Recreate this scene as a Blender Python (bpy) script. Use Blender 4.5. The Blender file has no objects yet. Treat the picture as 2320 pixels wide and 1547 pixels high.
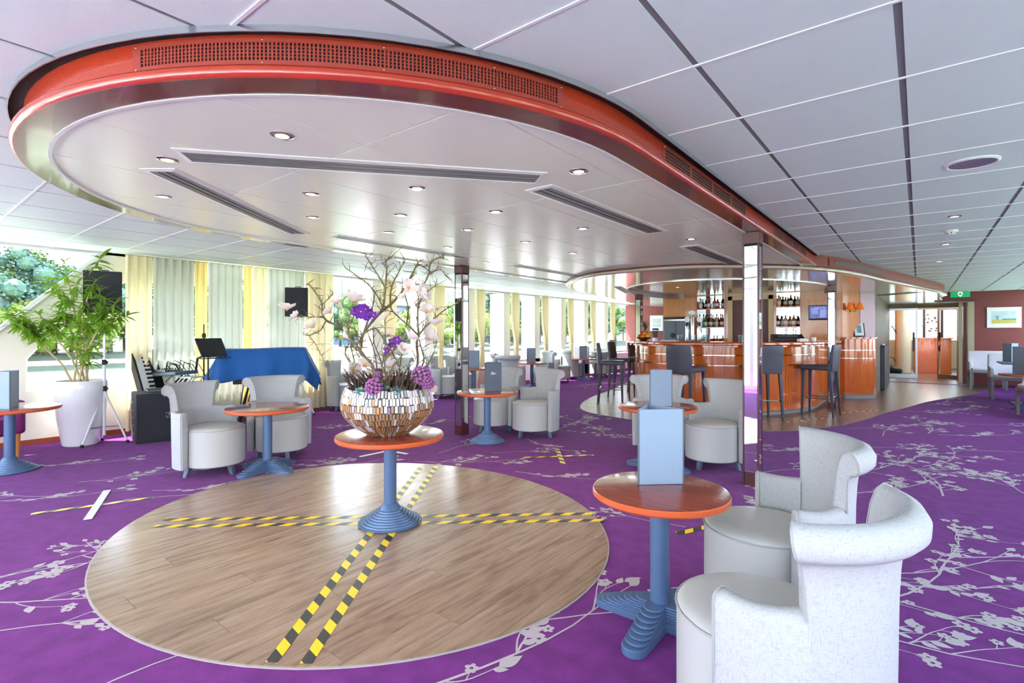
import bpy, math, random
from mathutils import Vector, Matrix
random.seed(7)
PI = math.pi; R = math.radians
SC = bpy.context.scene
COL = SC.collection

# ---------------------------------------------------------------- camera
TH = math.atan(923/1163.0); CT, ST = math.cos(TH), math.sin(TH)
F = 1163.0; CX = 1160.0; HY = 755.0; CAMH = 1.3
cam_d = bpy.data.cameras.new('camera'); cam = bpy.data.objects.new('camera', cam_d); COL.objects.link(cam)
cam.location = (0, 0, CAMH); cam.rotation_euler = (PI/2, 0, TH)
cam_d.sensor_width = 36; cam_d.lens = 36*F/2320.0; cam_d.clip_start = .05; cam_d.clip_end = 600
cam_d.shift_y = -(773.5-HY)/2320.0
SC.camera = cam

# ---------------------------------------------------------------- world, sun, exposure
W = bpy.data.worlds.new('sky'); SC.world = W; W.use_nodes = True
nt = W.node_tree; nt.nodes.clear()
wo = nt.nodes.new('ShaderNodeOutputWorld'); bg = nt.nodes.new('ShaderNodeBackground')
tc = nt.nodes.new('ShaderNodeTexCoord'); sp = nt.nodes.new('ShaderNodeSeparateXYZ'); rp = nt.nodes.new('ShaderNodeValToRGB')
nt.links.new(tc.outputs['Generated'], sp.inputs[0]); nt.links.new(sp.outputs['Z'], rp.inputs[0])
rp.color_ramp.elements[0].position = 0.0; rp.color_ramp.elements[0].color = (.88, .94, 1.0, 1)
rp.color_ramp.elements[1].position = .7; rp.color_ramp.elements[1].color = (.50, .70, 1.0, 1)
nt.links.new(rp.outputs[0], bg.inputs[0]); bg.inputs[1].default_value = 4.4
nt.links.new(bg.outputs[0], wo.inputs[0])
sun_d = bpy.data.lights.new('sun', 'SUN'); sun = bpy.data.objects.new('sun', sun_d); COL.objects.link(sun)
sun_d.energy = 24; sun_d.angle = R(.6); sun_d.color = (1, .985, .96)
sun.rotation_euler = Vector((.5, .3, -.9)).to_track_quat('-Z', 'Y').to_euler(); sun.location = (-12, 3, 12)
vs = SC.view_settings; vs.view_transform = 'Standard'; vs.look = 'None'; vs.gamma = 1; vs.use_curve_mapping = False
vs.exposure = 0.82
cy = SC.cycles
cy.use_denoising = True; cy.max_bounces = 10; cy.diffuse_bounces = 5; cy.glossy_bounces = 4; cy.transmission_bounces = 6; cy.transparent_max_bounces = 16
cy.caustics_reflective = False; cy.caustics_refractive = False; cy.sample_clamp_indirect = 6
try:
    cy.denoiser = 'OPENIMAGEDENOISE'; cy.denoising_input_passes = 'RGB_ALBEDO_NORMAL'
except Exception: pass

def LD(l, d): return (l*CT-d*ST, l*ST+d*CT)          # camera-right, depth -> room x, y
def at(x, y, z=0):                                    # pixel on the horizontal plane z -> room x, y
    d = (CAMH-z)*F/(y-HY); return LD((x-CX)*d/F, d)
def atd(x, y, d):                                     # pixel at depth d -> room point
    X, Y = LD((x-CX)*d/F, d); return (X, Y, CAMH-(y-HY)*d/F)
def yat(x, X):                                        # pixel column on the plane x = X -> room y
    u = (x-CX)/F; d = -X/(ST-u*CT); return d*(u*ST+CT)
def xat(x, Y):
    u = (x-CX)/F; d = Y/(u*ST+CT); return d*(u*CT-ST)

# ---------------------------------------------------------------- materials
def s2l(c):
    c = [v/255.0 for v in c]
    return tuple([(v/12.92 if v <= .04045 else ((v+.055)/1.055)**2.4) for v in c])+(1,)
def inp(n, k, v):
    if k in n.inputs: n.inputs[k].default_value = v
def _x(): pass
def mat(name, rgb, rough=.5, metal=0, noise=0, nscale=20, rgb2=None, bump=0, bscale=60, spec=None, coat=0, sheen=0, stretch=None, emit=None, estr=0, ior=None):
    m = bpy.data.materials.new(name); m.use_nodes = True
    t = m.node_tree; b = t.nodes['Principled BSDF']
    b.inputs['Base Color'].default_value = s2l(rgb); b.inputs['Roughness'].default_value = rough; b.inputs['Metallic'].default_value = metal
    if spec is not None: inp(b, 'Specular IOR Level', spec)
    if coat: inp(b, 'Coat Weight', coat); inp(b, 'Coat Roughness', .06)
    if ior: inp(b, 'IOR', ior)
    if sheen: inp(b, 'Sheen Weight', sheen); inp(b, 'Sheen Roughness', .4)
    if emit: inp(b, 'Emission Color', s2l(emit)); inp(b, 'Emission Strength', estr)
    if rgb2 or bump:
        co = t.nodes.new('ShaderNodeTexCoord'); mp = t.nodes.new('ShaderNodeMapping')
        t.links.new(co.outputs['Object'], mp.inputs[0])
        if stretch: mp.inputs['Scale'].default_value = stretch
    if rgb2:
        n = t.nodes.new('ShaderNodeTexNoise'); n.inputs['Scale'].default_value = nscale; n.inputs['Detail'].default_value = 6
        t.links.new(mp.outputs[0], n.inputs['Vector'])
        r = t.nodes.new('ShaderNodeValToRGB'); r.color_ramp.elements[0].position = .35; r.color_ramp.elements[1].position = .65
        r.color_ramp.elements[0].color = s2l(rgb); r.color_ramp.elements[1].color = s2l(rgb2)
        t.links.new(n.outputs['Fac'], r.inputs[0]); t.links.new(r.outputs[0], b.inputs['Base Color'])
    if bump:
        n2 = t.nodes.new('ShaderNodeTexNoise'); n2.inputs['Scale'].default_value = bscale; n2.inputs['Detail'].default_value = 4
        bu = t.nodes.new('ShaderNodeBump'); bu.inputs['Strength'].default_value = bump; bu.inputs['Distance'].default_value = .01
        t.links.new(mp.outputs[0], n2.inputs['Vector']); t.links.new(n2.outputs['Fac'], bu.inputs['Height']); t.links.new(bu.outputs[0], b.inputs['Normal'])
    return m
def glass_mat(name, tint=(255, 255, 255), refl=.06, alpha_col=None):
    m = bpy.data.materials.new(name); m.use_nodes = True; t = m.node_tree; t.nodes.clear()
    o = t.nodes.new('ShaderNodeOutputMaterial'); tr = t.nodes.new('ShaderNodeBsdfTransparent'); g = t.nodes.new('ShaderNodeBsdfGlossy'); mx = t.nodes.new('ShaderNodeMixShader')
    tr.inputs[0].default_value = s2l(tint); g.inputs['Roughness'].default_value = .01
    fr = t.nodes.new('ShaderNodeLayerWeight'); fr.inputs[0].default_value = .25
    mu = t.nodes.new('ShaderNodeMath'); mu.operation = 'MULTIPLY'; mu.inputs[1].default_value = refl*3
    t.links.new(fr.outputs['Fresnel'], mu.inputs[0]); t.links.new(mu.outputs[0], mx.inputs[0])
    t.links.new(tr.outputs[0], mx.inputs[1]); t.links.new(g.outputs[0], mx.inputs[2]); t.links.new(mx.outputs[0], o.inputs[0])
    return m
def cloth_mat(name, rgb, trans=.5, clear=0.0):
    m = bpy.data.materials.new(name); m.use_nodes = True; t = m.node_tree; t.nodes.clear()
    o = t.nodes.new('ShaderNodeOutputMaterial'); d = t.nodes.new('ShaderNodeBsdfDiffuse'); l = t.nodes.new('ShaderNodeBsdfTranslucent'); mx = t.nodes.new('ShaderNodeMixShader')
    d.inputs[0].default_value = s2l(rgb); l.inputs[0].default_value = s2l(rgb); mx.inputs[0].default_value = trans
    t.links.new(d.outputs[0], mx.inputs[1]); t.links.new(l.outputs[0], mx.inputs[2])
    if clear:
        tr = t.nodes.new('ShaderNodeBsdfTransparent'); m2 = t.nodes.new('ShaderNodeMixShader'); m2.inputs[0].default_value = clear
        t.links.new(mx.outputs[0], m2.inputs[1]); t.links.new(tr.outputs[0], m2.inputs[2]); mx = m2
    t.links.new(mx.outputs[0], o.inputs[0])
    return m

M = {}
M['carpet'] = mat('carpet', (122, 46, 132), .95, rgb2=(107, 38, 117), nscale=9, bump=.5, bscale=260, spec=.1, sheen=.1)
M['motif'] = mat('carpet_motif', (190, 180, 184), .95, bump=.3, bscale=200, spec=.1)
M['ceil'] = mat('ceiling_panel', (226, 238, 238), .5, bump=.15, bscale=300)
M['ceil_joint'] = mat('ceiling_joint', (120, 116, 124), .6)
M['white_metal'] = mat('white_metal', (235, 235, 235), .35)
M['soffit'] = mat('soffit_panel', (248, 250, 234), .26, spec=.6)
M['soffit_bar'] = mat('soffit_bar_panel', (206, 190, 176), .14, spec=.9, coat=.2)
M['fascia'] = mat('fascia_burl', (180, 58, 32), .35, rgb2=(158, 44, 24), nscale=120, coat=.4)
M['fascia_plate'] = mat('fascia_plate', (152, 56, 46), .4)
M['bar_fascia'] = mat('bar_fascia', (134, 46, 36), .4)
M['diff_slat'] = mat('diffuser_slat', (128, 126, 130), .4, metal=.3)
M['rim'] = mat('rim_lacquer', (172, 50, 30), .22, coat=.5)
M['band'] = mat('band_brown', (112, 52, 46), .2, coat=.4)
M['chrome'] = mat('chrome', (225, 225, 228), .12, 1)
M['steel'] = mat('steel', (190, 194, 200), .3, 1)
M['mirror'] = mat('mirror', (235, 240, 240), .02, 1)
M['dark'] = mat('dark_gap', (22, 20, 20), .8)
M['black'] = mat('black', (24, 26, 30), .5)
M['black_fab'] = mat('speaker_carpet', (38, 40, 46), .75, bump=.3, bscale=200)
M['brown_frame'] = mat('brown_frame', (86, 44, 46), .3)
M['cream_wall'] = mat('cream_wall', (236, 230, 214), .6)
M['white_wall'] = mat('white_wall', (240, 240, 238), .5)
M['red_wall'] = mat('red_wall', (132, 68, 66), .7)
M['base_wood'] = mat('baseboard_wood', (150, 66, 34), .4)
M['table_top'] = mat('table_top', (150, 66, 44), .22, rgb2=(134, 54, 36), nscale=6, stretch=(1, 8, 1), coat=.35)
M['table_edge'] = mat('table_edge', (206, 92, 44), .3, coat=.3)
M['table_metal'] = mat('table_metal', (86, 112, 148), .38, metal=.25)
M['leather'] = mat('white_leather', (194, 195, 190), .38, bump=.05, bscale=150)
M['piping'] = mat('seat_piping', (168, 168, 166), .5)
M['leg_grey'] = mat('leg_grey', (92, 104, 122), .4)
M['menu'] = mat('menu_grey', (140, 160, 182), .55)
M['menu_dark'] = mat('menu_dark', (84, 98, 112), .5)
M['bar_wood'] = mat('bar_wood', (206, 104, 34), .16, rgb2=(190, 90, 28), nscale=5, stretch=(6, 6, 1), coat=.8)
M['bar_top'] = mat('bar_top', (184, 80, 34), .12, coat=1)
M['wall_wood'] = mat('wall_wood', (214, 138, 74), .2, rgb2=(204, 126, 64), nscale=4, stretch=(6, 6, 1), coat=.6)
M['kick'] = mat('kick_grey', (140, 136, 134), .5)
M['stool'] = mat('stool_leather', (62, 64, 78), .42)
M['stool_leg'] = mat('stool_leg', (52, 58, 72), .4)
M['pot'] = mat('white_pot', (240, 240, 240), .2, coat=.5)
M['leaf'] = None
M['stem'] = mat('stem', (178, 160, 120), .7)
M['soil'] = mat('soil', (60, 46, 36), .9)
M['bark'] = mat('bark', (92, 84, 62), .8, rgb2=(128, 118, 88), nscale=30)
M['bark2'] = mat('dark_twigs', (84, 66, 60), .9)
M['petal'] = cloth_mat('white_petal', (240, 232, 232), .35)
M['orange'] = mat('orange_stamen', (236, 156, 48), .6)
M['purple'] = cloth_mat('purple_petal', (118, 62, 168), .3)
M['pink'] = cloth_mat('pink_petal', (206, 130, 196), .3)
M['lilac'] = cloth_mat('lilac_petal', (168, 132, 216), .3)
M['succ'] = mat('succulent', (96, 152, 150), .5)
M['cloth_blue'] = mat('blue_cloth', (18, 84, 150), .85, bump=.2, bscale=200, sheen=.3)
M['plum'] = mat('plum_fabric', (128, 44, 110), .85)
M['tan_leg'] = mat('tan_wood', (206, 130, 60), .4)
M['curtain'] = cloth_mat('curtain_cream', (238, 226, 192), .25)
M['curtain_gold'] = cloth_mat('curtain_gold', (238, 216, 150), .3)
M['sheer'] = cloth_mat('sheer', (224, 226, 212), .10, .02)
M['leaf'] = cloth_mat('leaf', (122, 160, 52), .45)
M['pane'] = glass_mat('window_glass')
M['door_glass'] = glass_mat('door_glass', (235, 242, 242), .1)
M['tape_white'] = mat('tape_white', (226, 224, 214), .5)
M['emit_warm'] = mat('lamp_glow', (255, 220, 160), .5, emit=(255, 205, 140), estr=3)
M['beige'] = mat('beige_frame', (176, 164, 138), .5)
M['maroon'] = mat('maroon_panel', (112, 76, 84), .5)
M['cream_frame'] = mat('cream_frame', (226, 196, 150), .4)
M['shade'] = mat('lamp_shade', (206, 112, 30), .6, emit=(220, 110, 30), estr=.25)
M['brass'] = mat('brass', (190, 150, 70), .3, 1)
M['stone_wall'] = mat('stone_cladding', (112, 104, 90), .5, rgb2=(90, 80, 70), nscale=3, stretch=(1, 1, 10))
M['mauve'] = mat('mauve_panel', (160, 138, 150), .3, metal=.3)
M['water'] = mat('river_water', (106, 122, 88), .25, bump=.3, bscale=1.2)
M['bank'] = mat('bank', (96, 98, 84), .9, rgb2=(74, 86, 60), nscale=.3)
M['deck'] = mat('deck_paint', (232, 236, 228), .6)
M['rail'] = mat('rail_white', (225, 228, 228), .4)
M['tree_a'] = mat('tree_green', (92, 118, 76), .9, rgb2=(120, 138, 80), nscale=1.2)
M['tree_b'] = mat('tree_dark', (78, 104, 98), .9, rgb2=(96, 122, 100), nscale=1.2)
M['tree_c'] = mat('tree_yellow', (136, 142, 70), .9, rgb2=(108, 126, 70), nscale=1.2)
M['trunk'] = mat('trunk', (84, 78, 70), .9)
M['house'] = mat('house_wall', (104, 128, 160), .8)
M['house_b'] = mat('house_pink', (150, 128, 124), .8)
M['house_win'] = mat('house_window', (84, 110, 140), .2)
M['roof'] = mat('house_roof', (104, 86, 84), .8)
M['paper'] = mat('paper_white', (240, 242, 246), .6)
M['green_sign'] = mat('green_sign', (0, 140, 84), .4, emit=(0, 150, 90), estr=.5)
M['sign_white'] = mat('sign_white', (240, 250, 240), .4, emit=(240, 255, 240), estr=.6)
M['slate'] = mat('machine_grey', (96, 112, 122), .4, metal=.3)
M['clear'] = glass_mat('clear_glass', (225, 235, 235), .2)
M['bowl_silver'] = mat('mosaic_silver', (222, 222, 226), .12, .8)
M['bowl_white'] = mat('mosaic_pearl', (226, 222, 222), .2, .2)
M['bowl_brown'] = mat('mosaic_brown', (168, 134, 104), .25, .2)
M['bowl_gold'] = mat('mosaic_amber', (196, 142, 84), .22, .2)
M['bowl_core'] = mat('mosaic_grout', (84, 70, 60), .6)
M['key_white'] = mat('key_white', (230, 230, 225), .3)
M['seat_white'] = mat('right_chair_white', (216, 212, 220), .6)
M['frame_grey'] = mat('right_chair_grey', (140, 138, 140), .5)

# woven fabric for the armchairs
def fabric():
    m = bpy.data.materials.new('woven_fabric'); m.use_nodes = True; t = m.node_tree; b = t.nodes['Principled BSDF']
    b.inputs['Roughness'].default_value = .85; inp(b, 'Specular IOR Level', .2)
    co = t.nodes.new('ShaderNodeTexCoord')
    ns = []
    for sc in ((420, 420, 50), (60, 60, 480)):
        mp = t.nodes.new('ShaderNodeMapping'); mp.inputs['Scale'].default_value = sc
        n = t.nodes.new('ShaderNodeTexNoise'); n.inputs['Scale'].default_value = 1; n.inputs['Detail'].default_value = 3
        t.links.new(co.outputs['Object'], mp.inputs[0]); t.links.new(mp.outputs[0], n.inputs['Vector']); ns.append(n)
    mu = t.nodes.new('ShaderNodeMath'); mu.operation = 'MINIMUM'
    t.links.new(ns[0].outputs['Fac'], mu.inputs[0]); t.links.new(ns[1].outputs['Fac'], mu.inputs[1])
    r = t.nodes.new('ShaderNodeValToRGB'); r.color_ramp.elements[0].position = .26; r.color_ramp.elements[1].position = .46
    r.color_ramp.elements[0].color = s2l((160, 160, 162)); r.color_ramp.elements[1].color = s2l((188, 190, 191))
    t.links.new(mu.outputs[0], r.inputs[0]); t.links.new(r.outputs[0], b.inputs['Base Color'])
    bu = t.nodes.new('ShaderNodeBump'); bu.inputs['Strength'].default_value = .25; bu.inputs['Distance'].default_value = .004
    t.links.new(mu.outputs[0], bu.inputs['Height']); t.links.new(bu.outputs[0], b.inputs['Normal'])
    return m
M['fabric'] = fabric()

def wood_floor_mat(name, c1, c2, c3, rough, sc=(9, 1.0, 9)):
    m = bpy.data.materials.new(name); m.use_nodes = True; t = m.node_tree; b = t.nodes['Principled BSDF']
    b.inputs['Roughness'].default_value = rough; inp(b, 'Specular IOR Level', .6)
    co = t.nodes.new('ShaderNodeTexCoord'); mp = t.nodes.new('ShaderNodeMapping'); mp.inputs['Scale'].default_value = sc
    oi = t.nodes.new('ShaderNodeObjectInfo'); ad = t.nodes.new('ShaderNodeVectorMath'); ad.operation = 'ADD'
    cb = t.nodes.new('ShaderNodeCombineXYZ'); ml = t.nodes.new('ShaderNodeMath'); ml.operation = 'MULTIPLY'; ml.inputs[1].default_value = 37
    t.links.new(oi.outputs['Random'], ml.inputs[0]); t.links.new(ml.outputs[0], cb.inputs['Z'])
    t.links.new(co.outputs['Object'], mp.inputs[0]); t.links.new(mp.outputs[0], ad.inputs[0]); t.links.new(cb.outputs[0], ad.inputs[1])
    n = t.nodes.new('ShaderNodeTexNoise'); n.inputs['Scale'].default_value = 2.2; n.inputs['Detail'].default_value = 8; n.inputs['Roughness'].default_value = .65; n.inputs['Distortion'].default_value = .6
    t.links.new(ad.outputs[0], n.inputs['Vector'])
    r = t.nodes.new('ShaderNodeValToRGB'); e = r.color_ramp.elements
    e[0].position = .28; e[0].color = s2l(c1); e[1].position = .7; e[1].color = s2l(c3)
    x = r.color_ramp.elements.new(.5); x.color = s2l(c2)
    t.links.new(n.outputs['Fac'], r.inputs[0]); t.links.new(r.outputs[0], b.inputs['Base Color'])
    bu = t.nodes.new('ShaderNodeBump'); bu.inputs['Strength'].default_value = .06; bu.inputs['Distance'].default_value = .003
    t.links.new(n.outputs['Fac'], bu.inputs['Height']); t.links.new(bu.outputs[0], b.inputs['Normal'])
    return m
M['plank'] = wood_floor_mat('plank_wood', (112, 88, 72), (152, 126, 106), (172, 148, 126), .23)
M['tile'] = wood_floor_mat('bar_tile', (104, 76, 64), (118, 88, 74), (130, 100, 86), .31, (3, 3, 3))

def hazard_mat():
    m = bpy.data.materials.new('hazard_tape'); m.use_nodes = True; t = m.node_tree; b = t.nodes['Principled BSDF']; b.inputs['Roughness'].default_value = .35
    co = t.nodes.new('ShaderNodeTexCoord'); s = t.nodes.new('ShaderNodeSeparateXYZ'); t.links.new(co.outputs['Object'], s.inputs[0])
    a = t.nodes.new('ShaderNodeMath'); a.operation = 'MULTIPLY_ADD'; a.inputs[1].default_value = 1.0
    t.links.new(s.outputs['Y'], a.inputs[0]); t.links.new(s.outputs['X'], a.inputs[2])
    f = t.nodes.new('ShaderNodeMath'); f.operation = 'MULTIPLY'; f.inputs[1].default_value = 1/.15; t.links.new(a.outputs[0], f.inputs[0])
    g = t.nodes.new('ShaderNodeMath'); g.operation = 'FRACT'; t.links.new(f.outputs[0], g.inputs[0])
    h = t.nodes.new('ShaderNodeMath'); h.operation = 'GREATER_THAN'; h.inputs[1].default_value = .5; t.links.new(g.outputs[0], h.inputs[0])
    mx = t.nodes.new('ShaderNodeMix'); mx.data_type = 'RGBA'
    t.links.new(h.outputs[0], mx.inputs['Factor']); mx.inputs[6].default_value = s2l((58, 58, 56)); mx.inputs[7].default_value = s2l((246, 208, 30))
    t.links.new(mx.outputs[2], b.inputs['Base Color'])
    return m
M['hazard'] = hazard_mat()

# ---------------------------------------------------------------- mesh builder
class MB:
    def __init__(s): s.v = []; s.f = []; s.m = []; s.cur = 0
    def add(s, vs, fs):
        o = len(s.v); s.v += [tuple(p) for p in vs]; s.f += [tuple(i+o for i in f) for f in fs]; s.m += [s.cur]*len(fs); return s
    def box(s, c, d, rz=0, mtx=None):
        x, y, z = d[0]/2, d[1]/2, d[2]/2
        vs = [Vector((a*x, b*y, e*z)) for a in (-1, 1) for b in (-1, 1) for e in (-1, 1)]
        if rz: q = Matrix.Rotation(rz, 3, 'Z'); vs = [q @ p for p in vs]
        if mtx is not None: vs = [mtx @ p for p in vs]
        vs = [p+Vector(c) for p in vs]
        return s.add(vs, [(0, 1, 3, 2), (4, 6, 7, 5), (0, 4, 5, 1), (2, 3, 7, 6), (0, 2, 6, 4), (1, 5, 7, 3)])
    def bb(s, a, b): return s.box([(a[i]+b[i])/2 for i in range(3)], [abs(b[i]-a[i]) for i in range(3)])
    def lathe(s, prof, n=32, c=(0, 0, 0), cap=True):
        vs = []; fs = []; k = len(prof)
        for i in range(n):
            a = 2*PI*i/n
            for r, z in prof: vs.append((c[0]+r*math.cos(a), c[1]+r*math.sin(a), c[2]+z))
        for i in range(n):
            j = (i+1) % n
            for t in range(k-1): fs.append((i*k+t, j*k+t, j*k+t+1, i*k+t+1))
        if cap:
            if prof[0][0] > 1e-6: fs.append(tuple(i*k for i in reversed(range(n))))
            if prof[-1][0] > 1e-6: fs.append(tuple(i*k+k-1 for i in range(n)))
        return s.add(vs, fs)
    def tube(s, pts, rad, n=8, cap=True, closed=False):
        pts = [Vector(p) for p in pts]; k = len(pts)
        if not isinstance(rad, (list, tuple)): rad = [rad]*k
        vs = []; fs = []; up = None
        for i, p in enumerate(pts):
            if closed: t = pts[(i+1) % k]-pts[i-1]
            else: t = pts[min(i+1, k-1)]-pts[max(i-1, 0)]
            t = t.normalized() if t.length > 1e-9 else Vector((0, 0, 1))
            if up is None: up = t.orthogonal().normalized()
            u = (up-t*up.dot(t)); u = u.normalized() if u.length > 1e-6 else t.orthogonal().normalized(); up = u; w = t.cross(u)
            for j in range(n):
                a = 2*PI*j/n; vs.append(p+(u*math.cos(a)+w*math.sin(a))*rad[i])
        for i in range(k if closed else k-1):
            i2 = (i+1) % k
            for j in range(n): j2 = (j+1) % n; fs.append((i*n+j, i*n+j2, i2*n+j2, i2*n+j))
        if cap and not closed: fs.append(tuple(reversed(range(n)))); fs.append(tuple((k-1)*n+j for j in range(n)))
        return s.add(vs, fs)
    def prism(s, poly, z0, z1):
        n = len(poly); vs = [(x, y, z0) for x, y in poly]+[(x, y, z1) for x, y in poly]
        fs = [tuple(reversed(range(n))), tuple(n+i for i in range(n))]+[(i, (i+1) % n, n+(i+1) % n, n+i) for i in range(n)]
        return s.add(vs, fs)
    def prism_x(s, poly, x0, x1):
        n = len(poly); vs = [(x0, y, z) for y, z in poly]+[(x1, y, z) for y, z in poly]
        fs = [tuple(range(n)), tuple(n+i for i in reversed(range(n)))]+[(i, n+i, n+(i+1) % n, (i+1) % n) for i in range(n)]
        return s.add(vs, fs)
    def prism_y(s, poly, y0, y1):
        n = len(poly); vs = [(x, y0, z) for x, z in poly]+[(x, y1, z) for x, z in poly]
        fs = [tuple(range(n)), tuple(n+i for i in reversed(range(n)))]+[(i, n+i, n+(i+1) % n, (i+1) % n) for i in range(n)]
        return s.add(vs, fs)
    def ball(s, c, r, n=12, k=8):
        if not isinstance(r, (tuple, list)): r = (r, r, r)
        vs = [(c[0], c[1], c[2]-r[2])]; fs = []
        for i in range(1, k):
            b = -PI/2+PI*i/k
            for j in range(n): a = 2*PI*j/n; vs.append((c[0]+r[0]*math.cos(b)*math.cos(a), c[1]+r[1]*math.cos(b)*math.sin(a), c[2]+r[2]*math.sin(b)))
        vs.append((c[0], c[1], c[2]+r[2])); T = len(vs)-1
        for j in range(n): fs.append((0, 1+(j+1) % n, 1+j)); fs.append((T, T-n+j, T-n+(j+1) % n))
        for i in range(k-2):
            for j in range(n): a = 1+i*n+j; b = 1+i*n+(j+1) % n; fs.append((a, b, b+n, a+n))
        return s.add(vs, fs)
    def sweep(s, rings, closed_sec=True, caps=True, closed_path=False):
        n = len(rings[0]); k = len(rings); vs = [p for r in rings for p in r]; fs = []
        for i in range(k if closed_path else k-1):
            i2 = (i+1) % k
            for j in range(n if closed_sec else n-1): j2 = (j+1) % n; fs.append((i*n+j, i2*n+j, i2*n+j2, i*n+j2))
        if caps and closed_sec and not closed_path: fs.append(tuple(range(n))); fs.append(tuple((k-1)*n+j for j in reversed(range(n))))
        return s.add(vs, fs)
    def mesh(s, name, mats, smooth=35):
        me = bpy.data.meshes.new(name); me.from_pydata(s.v, [], s.f)
        for m in (mats if isinstance(mats, (list, tuple)) else [mats]): me.materials.append(m)
        if any(s.m): me.polygons.foreach_set('material_index', s.m)
        me.validate(); me.update()
        if smooth:
            me.polygons.foreach_set('use_smooth', [True]*len(me.polygons)); me.set_sharp_from_angle(angle=R(smooth))
        return me
    def build(s, name, mats, parent=None, smooth=35, bevel=0):
        o = bpy.data.objects.new(name, s.mesh(name, mats, smooth)); COL.objects.link(o)
        if parent: o.parent = parent
        if bevel:
            b = o.modifiers.new('bevel', 'BEVEL'); b.width = bevel; b.segments = 2; b.limit_method = 'ANGLE'; b.angle_limit = R(40)
        return o
def tag(o, label=None, cat=None, group=None, kind=None):
    if label: o['label'] = label
    if cat: o['category'] = cat
    if group: o['group'] = group
    if kind: o['kind'] = kind
    return o
def empty(name, loc=(0, 0, 0), rz=0, label=None, cat=None, group=None, kind=None):
    o = bpy.data.objects.new(name, None); COL.objects.link(o); o.location = loc; o.rotation_euler = (0, 0, rz); o.empty_display_size = .1
    return tag(o, label, cat, group, kind)
def copy_tree(o, parent=None):
    c = o.copy(); COL.objects.link(c)
    if parent: c.parent = parent
    for ch in list(o.children): copy_tree(ch, c)
    return c
def place(proto, used, loc, rz, label, group=None):
    o = proto if not used else copy_tree(proto)
    used.append(o); o.location = loc; o.rotation_euler = (0, 0, rz); o['label'] = label
    if group: o['group'] = group
    return o
def ob(name, me, parent=None, loc=(0, 0, 0), rot=(0, 0, 0), sc=None):
    o = bpy.data.objects.new(name, me); COL.objects.link(o); o.location = loc; o.rotation_euler = rot
    if sc: o.scale = sc if isinstance(sc, (tuple, list)) else (sc,)*3
    if parent: o.parent = parent
    return o
# ================================================================ setting
ZC = 2.33; ZS = 2.175; ZB = 2.12; XC = -2.95
XL, XR, YB, YF = -8.13, 2.23, 16.94, -3.2

# ---- floor slab (carpet)
fl = MB().bb((XL-.2, YF-.2, -.12), (XR+.2, YB+.3, 0)).build('floor', M['carpet'], smooth=0); tag(fl, 'deep purple lounge carpet woven with pale blossom branches', kind='structure')

# blossom branches woven in the carpet (flat print)
def leaf_pts(n=7, w=.3):
    up = [(i/(n-1), w*math.sin(PI*(i/(n-1))**.8)*(1-.3*i/(n-1))) for i in range(n)]
    return up+[(x, -y) for x, y in reversed(up[1:-1])]
def motif_mesh(seed, L=1.3, dens=9):
    rd = random.Random(seed); b = MB()
    zc = [0]
    def poly(pts):
        zc[0] += .00001; b.add([(x, y, .0015+zc[0]) for x, y in pts], [tuple(range(len(pts)))])
    def xf(pts, p, a, s): return [(p[0]+s*(x*math.cos(a)-y*math.sin(a)), p[1]+s*(x*math.sin(a)+y*math.cos(a))) for x, y in pts]
    def stem(p, a, ln, w, cv):
        pts = [p]; an = a
        for i in range(8): an += cv/8+rd.uniform(-.12, .12); p = (p[0]+ln/8*math.cos(an), p[1]+ln/8*math.sin(an)); pts.append(p)
        l = []; r = []
        for i, q in enumerate(pts):
            q2 = pts[min(i+1, 8)]; q1 = pts[max(i-1, 0)]; t = math.atan2(q2[1]-q1[1], q2[0]-q1[0]); ww = w*(1-.6*i/8)
            l.append((q[0]-ww*math.sin(t), q[1]+ww*math.cos(t))); r.append((q[0]+ww*math.sin(t), q[1]-ww*math.cos(t)))
        zc[0] += .00001
        vs = [(x, y, .0015+zc[0]) for x, y in l+r]; b.add(vs, [(i, i+9, i+10, i+1) for i in range(8)]); return pts, an
    def flower(p, s):
        pt = []; n = 40; a0 = rd.uniform(0, 6)
        zc[0] += .00001
        outer = [(s*(.62+.38*abs(math.cos(2.5*(2*PI*i/n)))), 2*PI*i/n+a0) for i in range(n)]
        vs = [(p[0]+r*math.cos(a), p[1]+r*math.sin(a), .0015+zc[0]) for r, a in outer]+[(p[0]+s*.24*math.cos(a), p[1]+s*.24*math.sin(a), .0015+zc[0]) for r, a in outer]
        b.add(vs, [(i, (i+1) % n, n+(i+1) % n, n+i) for i in range(n)])
    def leaf(p, a, s): poly(xf(leaf_pts(), p, a, s))
    main, an = stem((-L/2, 0), rd.uniform(-.3, .3), L, .0075, rd.uniform(-.7, .7)); leaf(main[-1], an, .09)
    for i in range(dens):
        q = main[1+int(rd.random()*7)]; sd = rd.choice((-1, 1)); a = sd*rd.uniform(.5, 1.0)
        ln = rd.uniform(.18, .42); tw, a2 = stem(q, a, ln, .0045, -sd*rd.uniform(.2, .9))
        if rd.random() < .55: flower(tw[-1], rd.uniform(.034, .044))
        else: leaf(tw[-1], a2, rd.uniform(.08, .12))
        for k in (3, 5, 7):
            r_ = rd.random(); d_ = rd.choice((-1, 1))
            if r_ < .5: leaf(tw[k], a2+d_*rd.uniform(.5, 1.1), rd.uniform(.06, .1))
            elif r_ < .8: p2, a3 = stem(tw[k], a2+d_*.8, .07, .003, 0); flower(p2[-1], rd.uniform(.028, .04))
    return b.mesh('blossom_branch', M['motif'], smooth=0)
motifs = [motif_mesh(s, L, d) for s, L, d in ((1, 1.3, 7), (2, 1.5, 9), (3, 1.1, 6), (5, 1.7, 11), (8, 1.2, 8))]
rd = random.Random(4)
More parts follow.
